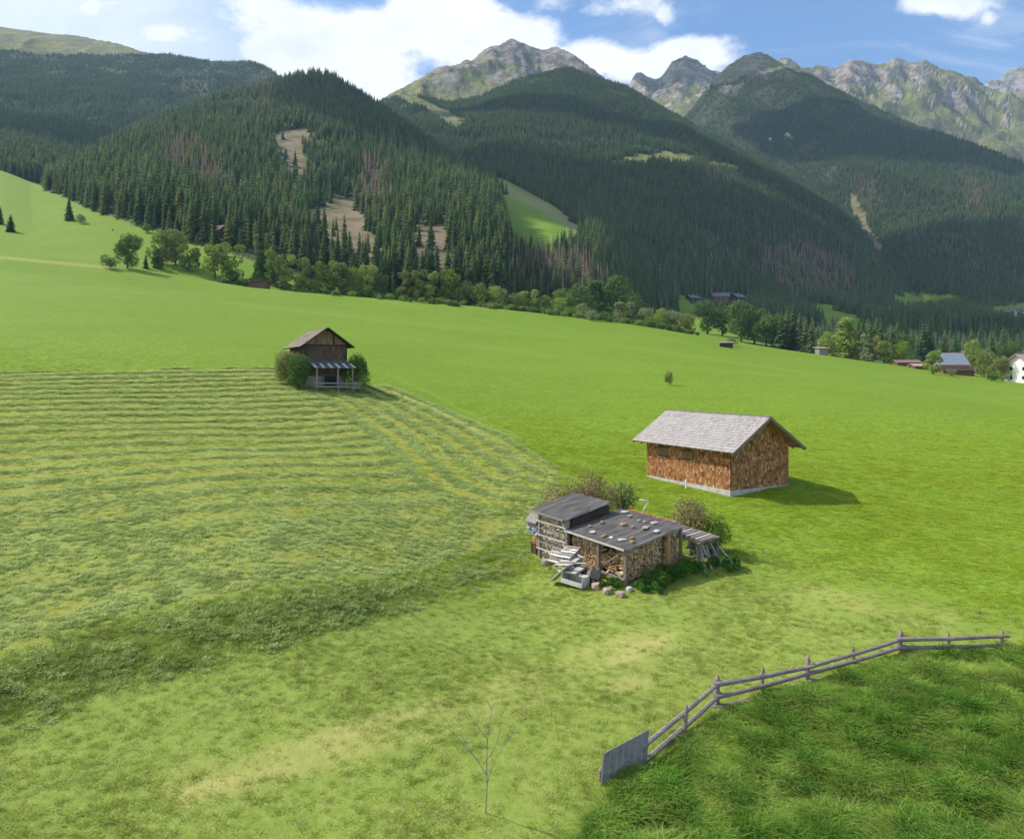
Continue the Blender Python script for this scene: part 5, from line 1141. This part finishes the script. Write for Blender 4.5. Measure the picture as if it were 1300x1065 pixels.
f = MB(); f.box((0, 0, 0), (.5, .9, .5)); o = f.build('dark_bin', M_dark); put(o, -.55, 2.15, gl_(-.5, 2.1) + .3, .2, .1); setp(o, 'dark box in the shade behind the pale crate', 'box')
# hutch on its brick pile at the left end
hq = loc_(hit(683, 701)); hX, hY = hq.x, hq.y; gb = gl_(hX, hY); e = root('brick_pile', Lw(hX, hY, gb), RZ, 'narrow pile of orange hollow bricks under the little gabled box', 'bricks')
for k in range(8):
    for s_ in (-1, 1):
        f = MB(); f.box((rr.uniform(-.02, .02), s_ * .13 + rr.uniform(-.02, .02), .06 + k * .155), (.38, .235, .12)); f.build('brick', [M_brick, M_brick, M_end][rr.randrange(3)], e)
e = root('gabled_box', Lw(hX + .1, hY + .22, gb + 1.36), RZ + 1.57, 'small grey gabled wooden box standing beside the high roof above the bricks', 'box')
f = MB(); f.poly([(-.38, -.36, 0), (-.38, .36, 0), (-.38, .36, .38), (-.38, 0, .68), (-.38, -.36, .38)], .76, (1, 0, 0)); f.build('wall', M_grey, e)
f = MB(); f.box((0, 0, -.04), (.9, .85, .05)); f.build('floor_board', M_pale, e)
for sg in (1, -1): f = MB(); f.poly([(-.48, sg * .5, .29), (.48, sg * .5, .29), (.48, 0, .74), (-.48, 0, .74)], .035); f.build('roof', M_grey, e)
f = MB(); r = random.Random(2)
for i in range(7):
    for j in range(5): f.V.append((i / 6 * .7 - .35, j / 4 * .5 - .25, .10 * math.sin(i * 1.9 + j) + r.uniform(-.04, .04) + .06 - .25 * (j / 4) ** 2)); f.t.append(.5)
for i in range(6):
    for j in range(4): b = i * 5 + j; f.F.append([b, b + 5, b + 6, b + 1])
o = f.build('crumpled_tarpaulin', M_blue); put(o, hX - .28, hY - .12, gb + 1.32, 1.57, 0, 0); setp(o, 'crumpled bluish tarpaulin stuffed between the gabled box and the bricks', 'tarpaulin')
f = MB(); f.bar((0, -.16, 0), (0, -.16, .55), .06); f.bar((0, .16, 0), (0, .16, .55), .06); f.bar((0, -.18, .55), (0, .18, .55), .06); f.box((.02, 0, .27), (.03, .26, .5)); o = f.build('framed_hatch', M_redb); put(o, hX - .28, hY, gb, 0, 0, -.12); setp(o, 'small red brown framed hatch leaning at the foot of the brick pile', 'hatch')
# right end: low slatted lean-to over leaning planks
g1 = gl_(5.0, -.4)
e = root('slatted_leanto', Lw(5.0, .1, 0), RZ, 'low grey lean-to with slatted lid at the right end of the shelter', 'lean-to')
f = MB(); f.poly([(-.75, -.9, 1.62), (.95, -.9, 1.72), (.95, 1.0, 1.9), (-.75, 1.0, 1.8)], .06); f.build('roof', M_post, e)
for k in range(7): f = MB(); yy = -.8 + k * .27; f.bar((-.55, yy, 1.72 + (yy + .9) * .09), (.6, yy, 1.79 + (yy + .9) * .09), .11, .03); f.build('slat', M_pale if k % 2 else M_grey, e)
for (x_, y_) in ((-.6, -.8), (.85, -.8), (.85, .9), (-.6, .9)): f = MB(); f.bar((x_, y_, g1 - .2), (x_, y_, 1.66 + (y_ + .9) * .09), .09); f.build('post', M_post, e)
for k in range(9):
    f = MB(); x_ = 4.15 + k * .19 + rr.uniform(-.03, .03); gg = gl_(x_, -1.1); f.bar(Lw(x_ + rr.uniform(-.35, .35), -.85 - rr.uniform(0, .25), gg), Lw(x_, -.55 + rr.uniform(0, .25), gg + rr.uniform(1.0, 1.6)), rr.uniform(.07, .15), .03); o = f.build('leaning_plank', [M_grey, M_post, M_pale][k % 3]); setp(o, 'grey plank leaning among others under the slatted lean-to', 'plank', 'planks leaning under the lean-to')
for k in range(8):
    f = MB(); z_ = .5 + k * .11; f.bar(Lw(4.4, -.2 + rr.uniform(-.2, .3), z_ + g1 * .5), Lw(6.0 + rr.uniform(-.2, .3), -.1 + rr.uniform(-.3, .3), z_ + g1 * .5), .13, .05); o = f.build('stored_plank', [M_grey, M_post][k % 2]); setp(o, 'grey brown plank stored flat beneath the slatted lean-to', 'plank', 'planks stored flat beneath the lean-to')
f = MB(); f.bar(Lw(5.9, -.8, .9 + g1), Lw(6.1, -1.7, g1), .04, .04); setp(f.build('thin_stake', M_pale), 'thin pale stake slanting down to the grass right of the lean-to', 'stake')
# row of orange bricks and a bent white pipe along the back edge of the low roof
e = root('brick_row', Lw(4.3, 2.4, 0), RZ, 'row of orange bricks laid along the back edge of the low roof', 'bricks')
for k in range(12): f = MB(); f.box((rr.uniform(-.03, .03), -1.6 + k * .27, 2.38 + k * .012 + rr.uniform(0, .03)), (.14, .25, .12)); f.build('brick', M_brick if k % 4 else M_pink, e)
for yy_ in (.9, 2.6, 4.2): f = MB(); f.bar((0, yy_ - 2.4, 0), (0, yy_ - 2.4, 2.34), .1); f.build('support_post', M_post, e)
pY = 41.5; f = MB(); f.tube([pt(816.5, 652, pY), pt(818, 645, pY), pt(823.5, 637, pY), pt(822, 635.5, pY), pt(812, 634.5, pY)], .035, 6); f.bar(pt(816.5, 652, pY), Vector((pt(816.5, 652, pY).x, pt(816.5, 652, pY).y, gz(pt(816.5, 652, pY).x, pY) - .1)), .05); setp(f.build('bent_pipe', M_white, None, True), 'thin bent white pipe sticking up behind the low roof', 'pipe')

# ---------------------------------------------------------------- bushes close by
def bush(px, Y, ytop, hw_, mt, seed, label, nleaf=9000, ls=.035, squash=1.0, name='bush'):
    x_ = ray(px, 500)[0] * Y; z_ = gz(x_, Y); h = CZ + ray(px, ytop)[1] * Y - z_; r = random.Random(seed); lobes = []
    for i in range(16): a_ = r.uniform(0, 6.28); q = r.uniform(0, .72) * hw_; lobes.append((q * math.cos(a_), q * math.sin(a_) * .8, h * r.uniform(.3, .78), r.uniform(.16, .28) * h * squash + .1))
    e = link(bpy.data.objects.new(name, None)); e.location = (x_, Y, z_); e.empty_display_size = .01
    for nm, me in (('foliage', blob_crown('foliage', seed, lobes, nleaf, ls, mt)), ): c = link(bpy.data.objects.new(nm, me)); c.parent = e
    f = MB()
    for i in range(16): l = lobes[i]; f.tube([(l[0] * .1, l[1] * .1, -.1), (l[0] * .5, l[1] * .5, l[2] * .45), (l[0], l[1], l[2]), (l[0] * 1.15, l[1] * 1.15, l[2] + l[3] * .8)], .035, 5, .008)
    f.build('branches', M_bark, e); return setp(e, label, 'bush')
M_leafR = leaf_mat('reddish olive leaves', [(0.24, 0.22, 0.09), (0.33, 0.24, 0.13), (0.21, 0.24, 0.08)], .3, .5)
bush(728, 42.8, 598, 1.9, M_leafR, 501, 'big loose bush with reddish olive leaves behind the high roof', 6000, .06)
bush(757, 42.5, 606, 1.2, M_leafR, 502, 'rusty bush touching the big loose one behind the high roof', 3500, .06)
bush(792, 43.5, 610, 1.0, M_leafO, 503, 'sparse olive bush between the high roof and the bent white pipe', 3000, .06)
bush(880, 38.8, 630, 1.2, M_leafR, 504, 'rounded olive bush behind the slatted lean-to at the right', 3600, .06)
bush(905, 38.2, 655, .8, M_leafA, 505, 'lower green bush right of the slatted lean-to', 3500, .06)
bush(368, 84.5, 444, 1.7, M_leafO, 506, 'wide olive bush at the left corner of the old barn', 12000, .085)
bush(379, 82, 451, 1.1, M_leafD, 507, 'dark leafy bush in front of the left wall of the old barn', 10000, .085)
bush(453, 86, 447, 1.05, M_leafD, 508, 'dark round bush at the right corner of the old barn', 10000, .085)
f = MB(); 
M_nettle = leaf_mat('nettle leaves', [(0.045, 0.13, 0.02), (0.065, 0.165, 0.03), (0.09, 0.19, 0.035)], .35, .5)
for i, (x_, y_, h_, w_, lb) in enumerate([(1.2, -.75, .75, .7, 'dense nettles at the foot of the right face of the shelter'), (.55, -.95, .5, .55, 'low nettles by the grey lump at the corner post'), (2.3, -.7, .85, .6, 'tall nettles left of the orange upright board'), (3.7, -.9, .7, .7, 'nettles right of the orange upright board'), (-.5, .55, .45, .5, 'green weeds between the boulders and the open bay'), (5.6, -1.3, .6, .7, 'weeds in front of the leaning planks')]):
    p = Lw(x_, y_, gl_(x_, y_)); r = random.Random(i); lobes = [(r.uniform(-1, 1) * w_, r.uniform(-1, 1) * w_ * .6, h_ * r.uniform(.3, .75), h_ * .32) for _ in range(14)]
    o = link(bpy.data.objects.new('nettle_patch', blob_crown('nettle_patch', 600 + i, lobes, 2600, .04, M_nettle))); o.location = p; setp(o, lb, 'nettles')

# ---------------------------------------------------------------- post and rail fence
FP = [(761.5, 990, 968), (819, 962, 933), (869, 931, 893), (910, 894, 855), (967, 875, 845), (1024, 862, 832), (1084, 842, 819), (1142, 825, 799), (1204, 826, 801), (1270, 822, 799)]
fb = [hit(p[0], p[1]) for p in FP]; fe = root('rail_fence', fb[3], 0, 'weathered wooden fence of pointed posts and split rails along the tall grass', 'fence'); o3 = Vector(fb[3])
for i, (p, b_) in enumerate(zip(FP, fb)):
    zt_ = CZ + ray(p[0], p[2])[1] * b_.y; f = MB(); R = .095 if i in (3, 5, 7) else .07; ln = Vector((rr.uniform(-.04, .08), rr.uniform(-.05, .05), 0)); b0 = Vector(b_) - o3
    f.tube([b0 - Vector((0, 0, .3)), b0 + ln * .5 + Vector((0, 0, (zt_ - b_.z) * .6)), b0 + ln + Vector((0, 0, zt_ - b_.z - .14))], R, 9, R * .88, False); b = len(f.V); tp = b0 + ln + Vector((0, 0, zt_ - b_.z)); k0 = b - 9; f.V.append(tuple(tp)); f.t.append(.5)
    for j in range(9): f.F.append([k0 + j, k0 + (j + 1) % 9, b])
    f.build('post', M_rail, fe)
def rail(pts, r=.08):
    P3 = []
    for (i, py) in pts: b_ = fb[i]; P3.append(Vector((b_.x, b_.y - .12, CZ + ray(FP[i][0], py)[1] * b_.y)) - o3)
    for k in range(len(P3) - 1):
        p, q = P3[k], P3[k + 1]; d = (q - p).normalized(); p = p - d * .22; q = q + d * .22; mid = (p + q) / 2 + Vector((0, 0, -.03)); off = Vector((0, -.03 * (k % 2), .012 * (k % 2)))
        f = MB(); n0 = len(f.V); f.tube([p + off, p.lerp(mid, .5) + off + Vector((0, 0, rr.uniform(-.015, .015))), mid + off, mid.lerp(q, .5) + off + Vector((0, 0, rr.uniform(-.015, .015))), q + off], r * rr.uniform(.9, 1.15), 7, r * .85)
        f.build('rail', M_rail, fe)
rail([(1, 942), (3, 866), (5, 845), (7, 810), (9, 806)]); rail([(1, 962), (3, 882), (5, 853), (7, 820), (9, 817)]); rail([(1, 976), (3, 896), (5, 864), (7, 830)])
# grey board panel closing the fence at its near end
pa_, pb_ = fb[1], fb[0]; e = root('board_panel', pa_, 0, 'dark grey board panel leaning at the near end of the fence', 'panel'); po = Vector(pa_)
for k in range(7):
    t0, t1 = k / 7, (k + .94) / 7; h0, h1 = .85 - .1 * t0, .85 - .1 * t1; a_ = pa_.lerp(pb_, t0) - po + Vector((-.02, -.25, 0)); b_ = pa_.lerp(pb_, t1) - po + Vector((-.02, -.25, 0)); ln = Vector((.10, .22, 0))
    f = MB(); f.poly([a_, b_, b_ + ln + Vector((0, 0, h1)), a_ + ln + Vector((0, 0, h0))], .025, (.9, -.4, 0)); f.build('board', M_grey, e)

# ---------------------------------------------------------------- bare sapling in the foreground
sb = hit(616, 1032); sy = sb.y
def sp_(zx, zy, dy=0.0): p = pt(560 + zx / 8.87, 860 + zy / 8.87, sy + dy); return p - sb
f = MB(); f.tube([Vector((0, 0, -.1)), sp_(516, 1250), sp_(513, 1020), sp_(520, 700), sp_(542, 560), sp_(570, 350)], .017, 7, .007)
sr = root('bare_sapling', sb, 0, 'bare leafless sapling with thin grey branches at the bottom of the photo', 'sapling'); f.build('trunk', M_grey, sr)
BR = [[(520, 690, 0), (430, 570, .1), (330, 440, .2), (300, 400, .2)], [(570, 350, 0), (535, 290, 0), (515, 240, .05)], [(570, 350, 0), (600, 290, .05), (640, 255, .1)], [(516, 1200, 0), (590, 960, -.1), (700, 770, -.2), (800, 640, -.25), (818, 440, -.25)], [(700, 770, -.2), (830, 620, -.3), (835, 520, -.3)],
      [(514, 1100, 0), (410, 930, .1), (290, 800, .2), (190, 690, .25), (120, 580, .3)], [(290, 800, .2), (250, 680, .3), (215, 640, .3)], [(410, 930, .1), (330, 830, 0), (270, 700, 0)], [(540, 900, 0), (630, 740, -.1), (662, 600, -.15), (655, 500, -.15)], [(505, 760, 0), (455, 820, .1), (445, 700, .1)], [(662, 600, -.15), (700, 560, -.1)], [(530, 640, 0), (575, 600, .1), (600, 560, .1)]]
for b_ in BR:
    f = MB(); f.tube([sp_(*q) for q in b_], .012, 5, .004); f.build('branch', M_grey, sr)
# ---------------------------------------------------------------- grass
def blades(name, seed, n, h0, h1, spread, w, lean, material, droop=.3, seg=2):
    r = np.random.default_rng(seed); V = []; Q = []
    for i in range(n):
        a_ = r.uniform(0, 6.28); q = spread * math.sqrt(r.random()); bx_, by_ = q * math.cos(a_), q * math.sin(a_); h = r.uniform(h0, h1); d = r.uniform(0, 6.28); L_ = r.uniform(.3, 1) * lean * h; dx, dy = math.cos(d) * L_, math.sin(d) * L_
        t = d + 1.57 + r.uniform(-.5, .5); wx_, wy_ = math.cos(t) * w / 2, math.sin(t) * w / 2; b = len(V)
        for s_ in range(seg + 1):
            f_ = s_ / seg; k = 1 - .75 * f_; cx_, cy_ = bx_ + dx * f_ ** 1.6, by_ + dy * f_ ** 1.6; cz_ = h * (f_ - droop * f_ * f_)
            V += [(cx_ - wx_ * k, cy_ - wy_ * k, cz_), (cx_ + wx_ * k, cy_ + wy_ * k, cz_)]
        for s_ in range(seg): c_ = b + 2 * s_; Q.append((c_, c_ + 1, c_ + 3, c_ + 2))
    return mesh_np(name, V, Q, material)
def straw(name, seed, n, L0, spread, hh, w, material):
    r = np.random.default_rng(seed); V = []
    for i in range(n):
        a_ = r.uniform(0, 6.28); q = spread * math.sqrt(r.random()); c = np.array([q * math.cos(a_), q * math.sin(a_), hh * (1 - (q / spread) ** 2) * r.uniform(.3, 1) + .01]); d = r.normal(size=3) * [1, 1, .28]; d /= np.linalg.norm(d); t = np.cross(d, [0, 0, 1]); t /= np.linalg.norm(t) + 1e-6; L_ = L0 * r.uniform(.5, 1)
        V += [c - d * L_ - t * w / 2, c - d * L_ + t * w / 2, c + d * L_ + t * w / 2 + [0, 0, -.02], c + d * L_ - t * w / 2 + [0, 0, -.02]]
    return mesh_np(name, V, np.arange(len(V)).reshape(-1, 4), material)
M_gr = leaf_mat('meadow grass', [(0.17, 0.26, 0.035), (0.28, 0.38, 0.06), (0.42, 0.47, 0.12), (0.56, 0.54, 0.22)], .45, .3)
M_gl = leaf_mat('lush grass', [(0.30, 0.42, 0.035), (0.37, 0.48, 0.05), (0.45, 0.50, 0.075)], .45, .3)
M_gt = leaf_mat('tall grass', [(0.15, 0.27, 0.035), (0.23, 0.35, 0.05), (0.32, 0.43, 0.08), (0.46, 0.48, 0.18)], .45, .5)
M_hy = leaf_mat('cut hay', [(0.30, 0.42, 0.11), (0.42, 0.51, 0.17), (0.54, 0.60, 0.25), (0.34, 0.46, 0.10)], .4, .3)
def scatter(n, amin, amax, y0, y1, prob):
    a_ = rng.uniform(amin, amax, n); Y_ = np.sqrt(rng.uniform(y0 ** 2, y1 ** 2, n)); l_ = np.log(Y_); k = rng.random(n) < prob(a_, Y_, l_); a_, Y_, l_ = a_[k], Y_[k], l_[k]
    return a_ * Y_, Y_, bil_q(ZT, a_, l_) + CZ, a_, l_
q2 = lambda G: (lambda a_, Y_, l_: bil_q(G, a_, l_))
# hay: heaps along the swaths, thinner cover elsewhere
band_lo = np.where(near, sstep(PY, 700, 760), 0)
hayd = np.clip(rowm ** 1.3 * 1.25 + mown * .05, 0, 1) * (.35 + .65 * sstep(ragged, .35, .75))
hayd = np.maximum(hayd, bank * .9 * sstep(cl, -.1, .4)); belowbank = np.where(near & (PX < 760), np.clip(1 - np.abs(tb - 1) * 0, 0, 1) * (tb >= 1) * sstep(150 - (dL - 0), 0, 150), 0)
hayd = np.maximum(hayd, .34 * belowbank * sstep(fbm(XX / 1.5, YY / 3, 3, 401), -.1, .5) * (mown < .5))
hx, hy, hzz, ha, hl = scatter(400000, -.75, .16, 16, 118, lambda a_, Y_, l_: bil_q(hayd, a_, l_) * np.clip(60 / Y_, .55, 1))
hp_ = [straw('hay_shape', 700 + i, 40, .085, .15, .05, .012, M_hy) for i in range(4)]
setp(points_obj('cut_hay', np.stack([hx, hy, hzz - .015], -1), rng.uniform(.7, 1.35, len(hx)) * np.where((bil_q(mown, ha, hl) > .5) | (bil_q(bank, ha, hl) > .2), 1.15, .6) * np.clip(hy / 45, 1, 1.7), rng.uniform(0, 6.28, len(hx)), rng.integers(0, 4, len(hx)), hp_), 'pale cut hay lying in swaths on the mown field', 'hay'); print('hay', len(hx))
# short grass in the near meadow
nearg = np.where(near, (1 - mown * .85) * (1 - tall) * (1 - .75 * dry) * (1 - soil), 0)
patch = np.where(near, .30 + .70 * sstep(fbm(XX / 2.2, YY / 2.2, 4, 411), -.25, .35), 0)
def ov(x_, y_):     # not under the buildings
    d1 = np.abs((x_ - A0.x) * e1.x + (y_ - A0.y) * e1.y - 2.2) < 2.3; d2 = np.abs((x_ - A0.x) * e2.x + (y_ - A0.y) * e2.y - 3.6) < 3.6
    return ~(d1 & d2)
gx_, gy_, gz_, ga, gl2 = scatter(520000, -.76, .76, 16, 112, lambda a_, Y_, l_: bil_q(nearg * patch, a_, l_) * np.clip(1.5 - Y_ / 45, 0, 1) + (Y_ > 33) * .30 * bil_q(nearg * patch, a_, l_) * np.clip((112 - Y_) / 50, 0, 1))
k = ov(gx_, gy_); gx_, gy_, gz_, ga, gl2 = gx_[k], gy_[k], gz_[k], ga[k], gl2[k]; rg = bil_q(atts['rough_grass'], ga, gl2); kg = np.where(rng.random(len(gx_)) < rg, rng.integers(0, 3, len(gx_)), rng.integers(3, 5, len(gx_)))
gp_ = [blades('grass_shape', 720 + i, 26, .03, .085, .13, .014, 2.0, M_gr) for i in range(3)] + [blades('grass_shape', 730 + i, 26, .03, .08, .13, .014, 2.0, M_gl) for i in range(2)]
setp(points_obj('meadow_grass', np.stack([gx_, gy_, gz_ - .01], -1), rng.uniform(.6, 1.35, len(gx_)) * np.clip(gy_ / 34, 1, 2.4) * np.clip((118 - gy_) / 60, .25, 1), rng.uniform(0, 6.28, len(gx_)), kg, gp_), 'short green grass tufts covering the near meadow', 'grass'); print('grass', len(gx_))
# bank growth
bx2, by2, bz2, _, _ = scatter(60000, -.76, .05, 16, 50, lambda a_, Y_, l_: bil_q(bank, a_, l_) * .9)
bp_ = [blades('bank_shape', 740 + i, 30, .06, .15, .16, .016, 1.6, M_gr) for i in range(3)]
setp(points_obj('bank_grass', np.stack([bx2, by2, bz2 - .02], -1), rng.uniform(.6, 1.2, len(bx2)), rng.uniform(0, 6.28, len(bx2)), rng.integers(0, 3, len(bx2)), bp_), 'rougher grass and clods on the low bank across the field', 'grass')
# tall weeds inside the fence
tn = fbm(XX / .6, YY / .6, 3, 431)
tx, ty, tz, ta, tl2 = scatter(75000, .05, .95, 12, 34, lambda a_, Y_, l_: np.minimum(bil_q(tall, a_, l_), 1) ** 3)
tsz = np.clip(1.05 + 1.3 * bil_q(tn, ta, tl2), .35, 1.45) * rng.uniform(.6, 1.15, len(tx))
M_gd = leaf_mat('dark rank grass', [(0.075, 0.175, 0.022), (0.105, 0.225, 0.030), (0.15, 0.28, 0.04)], .4, .5)
tp_ = [blades('weed_shape', 750 + i, 60, .12, .40, .24, .015, 1.5, M_gt, .45, 3) for i in range(3)] + [blades('weed_shape', 760 + i, 46, .15, .42, .20, .026, 1.1, M_gd, .4, 3) for i in range(3)]
setp(points_obj('tall_grass', np.stack([tx, ty, tz - .02], -1), tsz, rng.uniform(0, 6.28, len(tx)), np.where(fbm(tx / .6, ty / .6, 3, 433) + rng.normal(0, .35, len(tx)) > -.05, rng.integers(0, 3, len(tx)), rng.integers(3, 6, len(tx))), tp_), 'tall lush grass and weeds behind the rail fence', 'tall grass'); print('tall', len(tx))
SKY_K = 0.135; CLOUD_K = 1.1; HAZE_D = 7.5e-5; EXPO = 0.36
# ground point shaded (x, y, z), half sizes, turn, seed
CLOUDS = [(720, 1130, 130, 330, 130, 0, 23), (900, 3800, 1500, 250, 110, 0, 25), (110, 1700, 590, 300, 70, -0.15, 3), (350, 1050, 190, 300, 190, -0.1, 5), (430, 780, 90, 420, 190, 0.0, 7), (1200, 2080, 590, 380, 190, -0.35, 9), (-150, 1000, 330, 110, 150, 0.2, 11),
          (-880, 1250, 400, 270, 110, 0.1, 13), (900, 2720, 1050, 190, 70, 0.3, 15), (900, 1350, 250, 330, 160, -.3, 19)]
# ---------------------------------------------------------------- light, sky, air, camera
SUN_EL = math.radians(45); sdx, sdy = -0.93, 0.37; nn_ = math.hypot(sdx, sdy)
sd = Vector((sdx / nn_ * math.cos(SUN_EL), sdy / nn_ * math.cos(SUN_EL), math.sin(SUN_EL)))
sl = bpy.data.lights.new('sun', 'SUN'); sl.energy = 4.8; sl.angle = math.radians(0.53); sl.color = (1.0, 0.95, 0.88)
so = link(bpy.data.objects.new('sun', sl)); so.rotation_euler = sd.to_track_quat('Z', 'Y').to_euler()
wd = bpy.data.worlds.new('World'); S.world = wd; wd.use_nodes = True; nt = wd.node_tree; nt.nodes.clear(); g = N(nt)
sky = g.new('ShaderNodeTexSky', sky_type='NISHITA', sun_disc=False); sky.sun_elevation = SUN_EL; sky.sun_rotation = math.atan2(sdx, sdy); sky.altitude = 1300; sky.air_density = 1.25; sky.dust_density = 0.2; sky.ozone_density = 2.0
skyc = g.mix(1.0, sky.outputs[0], (SKY_K * .80, SKY_K * .97, SKY_K * 1.12), 'MULTIPLY')
tc = g.new('ShaderNodeTexCoord').outputs['Generated']; sx = g.new('ShaderNodeSeparateXYZ'); g.link(tc, sx.inputs[0])
ay = g.m('MAXIMUM', sx.outputs[1], 0.05); U = g.m('DIVIDE', sx.outputs[0], ay); W = g.m('DIVIDE', sx.outputs[2], ay)
cv = g.new('ShaderNodeCombineXYZ'); g.link(U, cv.inputs[0]); g.link(W, cv.inputs[1])
nz = g.noise(g.scl(cv.outputs[0], 1, 1.5, 1), 5.5, 10, 0.64, 0.15); nzl = g.noise(g.scl(cv.outputs[0], 1, 2.2, 1), 2.6, 3, 0.5)
wisp = g.noise(g.scl(cv.outputs[0], 1, 3.2, 1), 4.0, 7, 0.6, 1.2)
blobs = [(430, 60, 150, 70, 1.0), (330, 20, 70, 50, .7), (560, 30, 110, 70, 1.0), (650, 60, 90, 45, .9), (760, 78, 100, 36, .95), (870, 70, 75, 26, .92), (820, 84, 60, 26, .8), (480, 110, 120, 40, .7), (790, 8, 80, 28, .62), (700, 2, 70, 26, .5),
         (215, 44, 85, 22, .78), (60, 8, 170, 30, .66), (130, 30, 60, 18, .5), (1195, 5, 62, 20, .85), (845, 18, 25, 22, .6), (10, 10, 60, 25, .3), (1255, 22, 14, 16, .45), (1072, 14, 16, 8, .4), (120, -60, 200, 60, .6), (500, -120, 400, 120, .9), (980, -90, 90, 50, .6), (-300, 20, 200, 80, .7), (1550, 60, 160, 30, .6)]
tot = None
for (bx, by, rx, ry, wt) in blobs:
    u0, w0 = ray(bx, by)
    dx = g.m('DIVIDE', g.m('SUBTRACT', U, u0), rx / F); dy = g.m('DIVIDE', g.m('SUBTRACT', W, w0), ry / F)
    d2 = g.m('ADD', g.m('MULTIPLY', dx, dx), g.m('MULTIPLY', dy, dy)); e = g.m('MULTIPLY', g.m('EXPONENT', g.m('MULTIPLY', d2, -0.9)), wt)
    tot = e if tot is None else g.m('MAXIMUM', tot, e)
mask = g.ss(g.m('ADD', tot, g.m('MULTIPLY', g.m('SUBTRACT', nz, 0.5), 2.1)), 0.30, 0.72)
thin = g.m('MULTIPLY', g.ss(wisp, 0.48, 0.78), 0.38)
leftv = g.m('MULTIPLY', g.ss(g.m('ADD', g.m('MULTIPLY', U, -1.0), g.m('MULTIPLY', nzl, .5)), 0.42, 0.85, 0, 1), 0.72)
mask2 = g.m('MAXIMUM', mask, g.m('MAXIMUM', thin, leftv))
core = g.ss(g.m('ADD', nz, g.m('MULTIPLY', nzl, 0.6)), 0.70, 1.15)
cc_ = g.mix(core, (0.95, 0.96, 0.98), (0.68, 0.73, 0.80))
fin = g.mix(mask2, skyc, g.mix(1.0, cc_, (CLOUD_K,) * 3, 'MULTIPLY'))
bg = g.new('ShaderNodeBackground'); g.link(fin, bg.inputs[0]); bg.inputs[1].default_value = 1.0
ow = g.new('ShaderNodeOutputWorld'); g.link(bg.outputs[0], ow.inputs[0])

# clouds above the frame that shade parts of the slopes
mc_, nt, bs = mat('cloud', 1.0); bs.inputs['Base Color'].default_value = (0.9, 0.9, 0.92, 1)
def cloud(tx, ty, tz, rx, ry, rot, seed, alt=2350):
    t = (alt - tz) / sd.z; c = Vector((tx, ty, tz)) + sd * t
    nu, nv = 40, 20; V = []; T = []
    for j in range(nv + 1):
        th = math.pi * j / nv
        for i in range(nu):
            ph = 2 * math.pi * i / nu; x_, y_, z_ = math.sin(th) * math.cos(ph), math.sin(th) * math.sin(ph), math.cos(th)
            V.append((x_, y_, z_))
    V = np.array(V); nrm = 1 + 0.30 * fbm(V[:, 0] * 1.6 + seed, V[:, 1] * 1.6 + V[:, 2] * 1.3, 4, seed) + 0.12 * fbm(V[:, 0] * 5 + seed, V[:, 1] * 5 + V[:, 2] * 4, 3, seed + 5)
    V = V * nrm[:, None] * np.array([rx, ry, 110]); V[:, 2] = np.where(V[:, 2] < 0, V[:, 2] * .35, V[:, 2])
    for j in range(nv):
        for i in range(nu): a0 = j * nu + i; a1 = j * nu + (i + 1) % nu; T.append((a0, a0 + nu, a1 + nu, a1))
    o = link(bpy.data.objects.new('cloud', mesh_np('cloud', V, T, mc_, smooth=True))); o.location = c; o.rotation_euler = (0, 0, rot); o['kind'] = 'structure'
for cdef in CLOUDS: cloud(*cdef)

hz = bpy.data.materials.new('haze'); hz.use_nodes = True; nt = hz.node_tree; nt.nodes.clear()
pv_ = nt.nodes.new('ShaderNodeVolumePrincipled'); pv_.inputs['Density'].default_value = HAZE_D; pv_.inputs['Color'].default_value = (0.50, 0.72, 1.0, 1); pv_.inputs['Anisotropy'].default_value = 0.0
om = nt.nodes.new('ShaderNodeOutputMaterial'); nt.links.new(pv_.outputs[0], om.inputs['Volume'])
zmin = float(V3[..., 2].min()) - 40; zmax = float(V3[..., 2].max()) + 30
hx0, hx1, hy0, hy1 = -5300, 5300, -200, 5300
print('haze box', zmin, zmax)
hv = [(x_, y_, z_) for z_ in (zmin, zmax) for y_ in (hy0, hy1) for x_ in (hx0, hx1)]
hf = [(0, 2, 3, 1), (4, 5, 7, 6), (0, 1, 5, 4), (2, 6, 7, 3), (0, 4, 6, 2), (1, 3, 7, 5)]
if HAZE_D > 0:
    ho = link(bpy.data.objects.new('haze', mesh_np('haze', hv, hf, hz))); ho['kind'] = 'stuff'; ho['label'] = 'thin bluish haze filling the valley air'; ho['category'] = 'haze'

cam = bpy.data.cameras.new('camera'); co = link(bpy.data.objects.new('camera', cam)); co.location = (0, 0, CZ); co.rotation_euler = (math.pi / 2 - PITCH, 0, 0)
cam.sensor_width = 36; cam.lens = F / 1300 * 36; cam.shift_y = -45.0 / 1300; cam.clip_start = 0.1; cam.clip_end = 20000
S.camera = co
S.view_settings.view_transform = 'Standard'; S.view_settings.look = 'None'; S.view_settings.gamma = 1.0; S.view_settings.exposure = EXPO
S.render.engine = 'CYCLES'; S.cycles.max_bounces = 5; S.cycles.diffuse_bounces = 2; S.cycles.glossy_bounces = 1; S.cycles.transmission_bounces = 3; S.cycles.volume_bounces = 0
S.cycles.use_denoising = True; S.cycles.use_adaptive_sampling = True; S.cycles.adaptive_threshold = 0.02
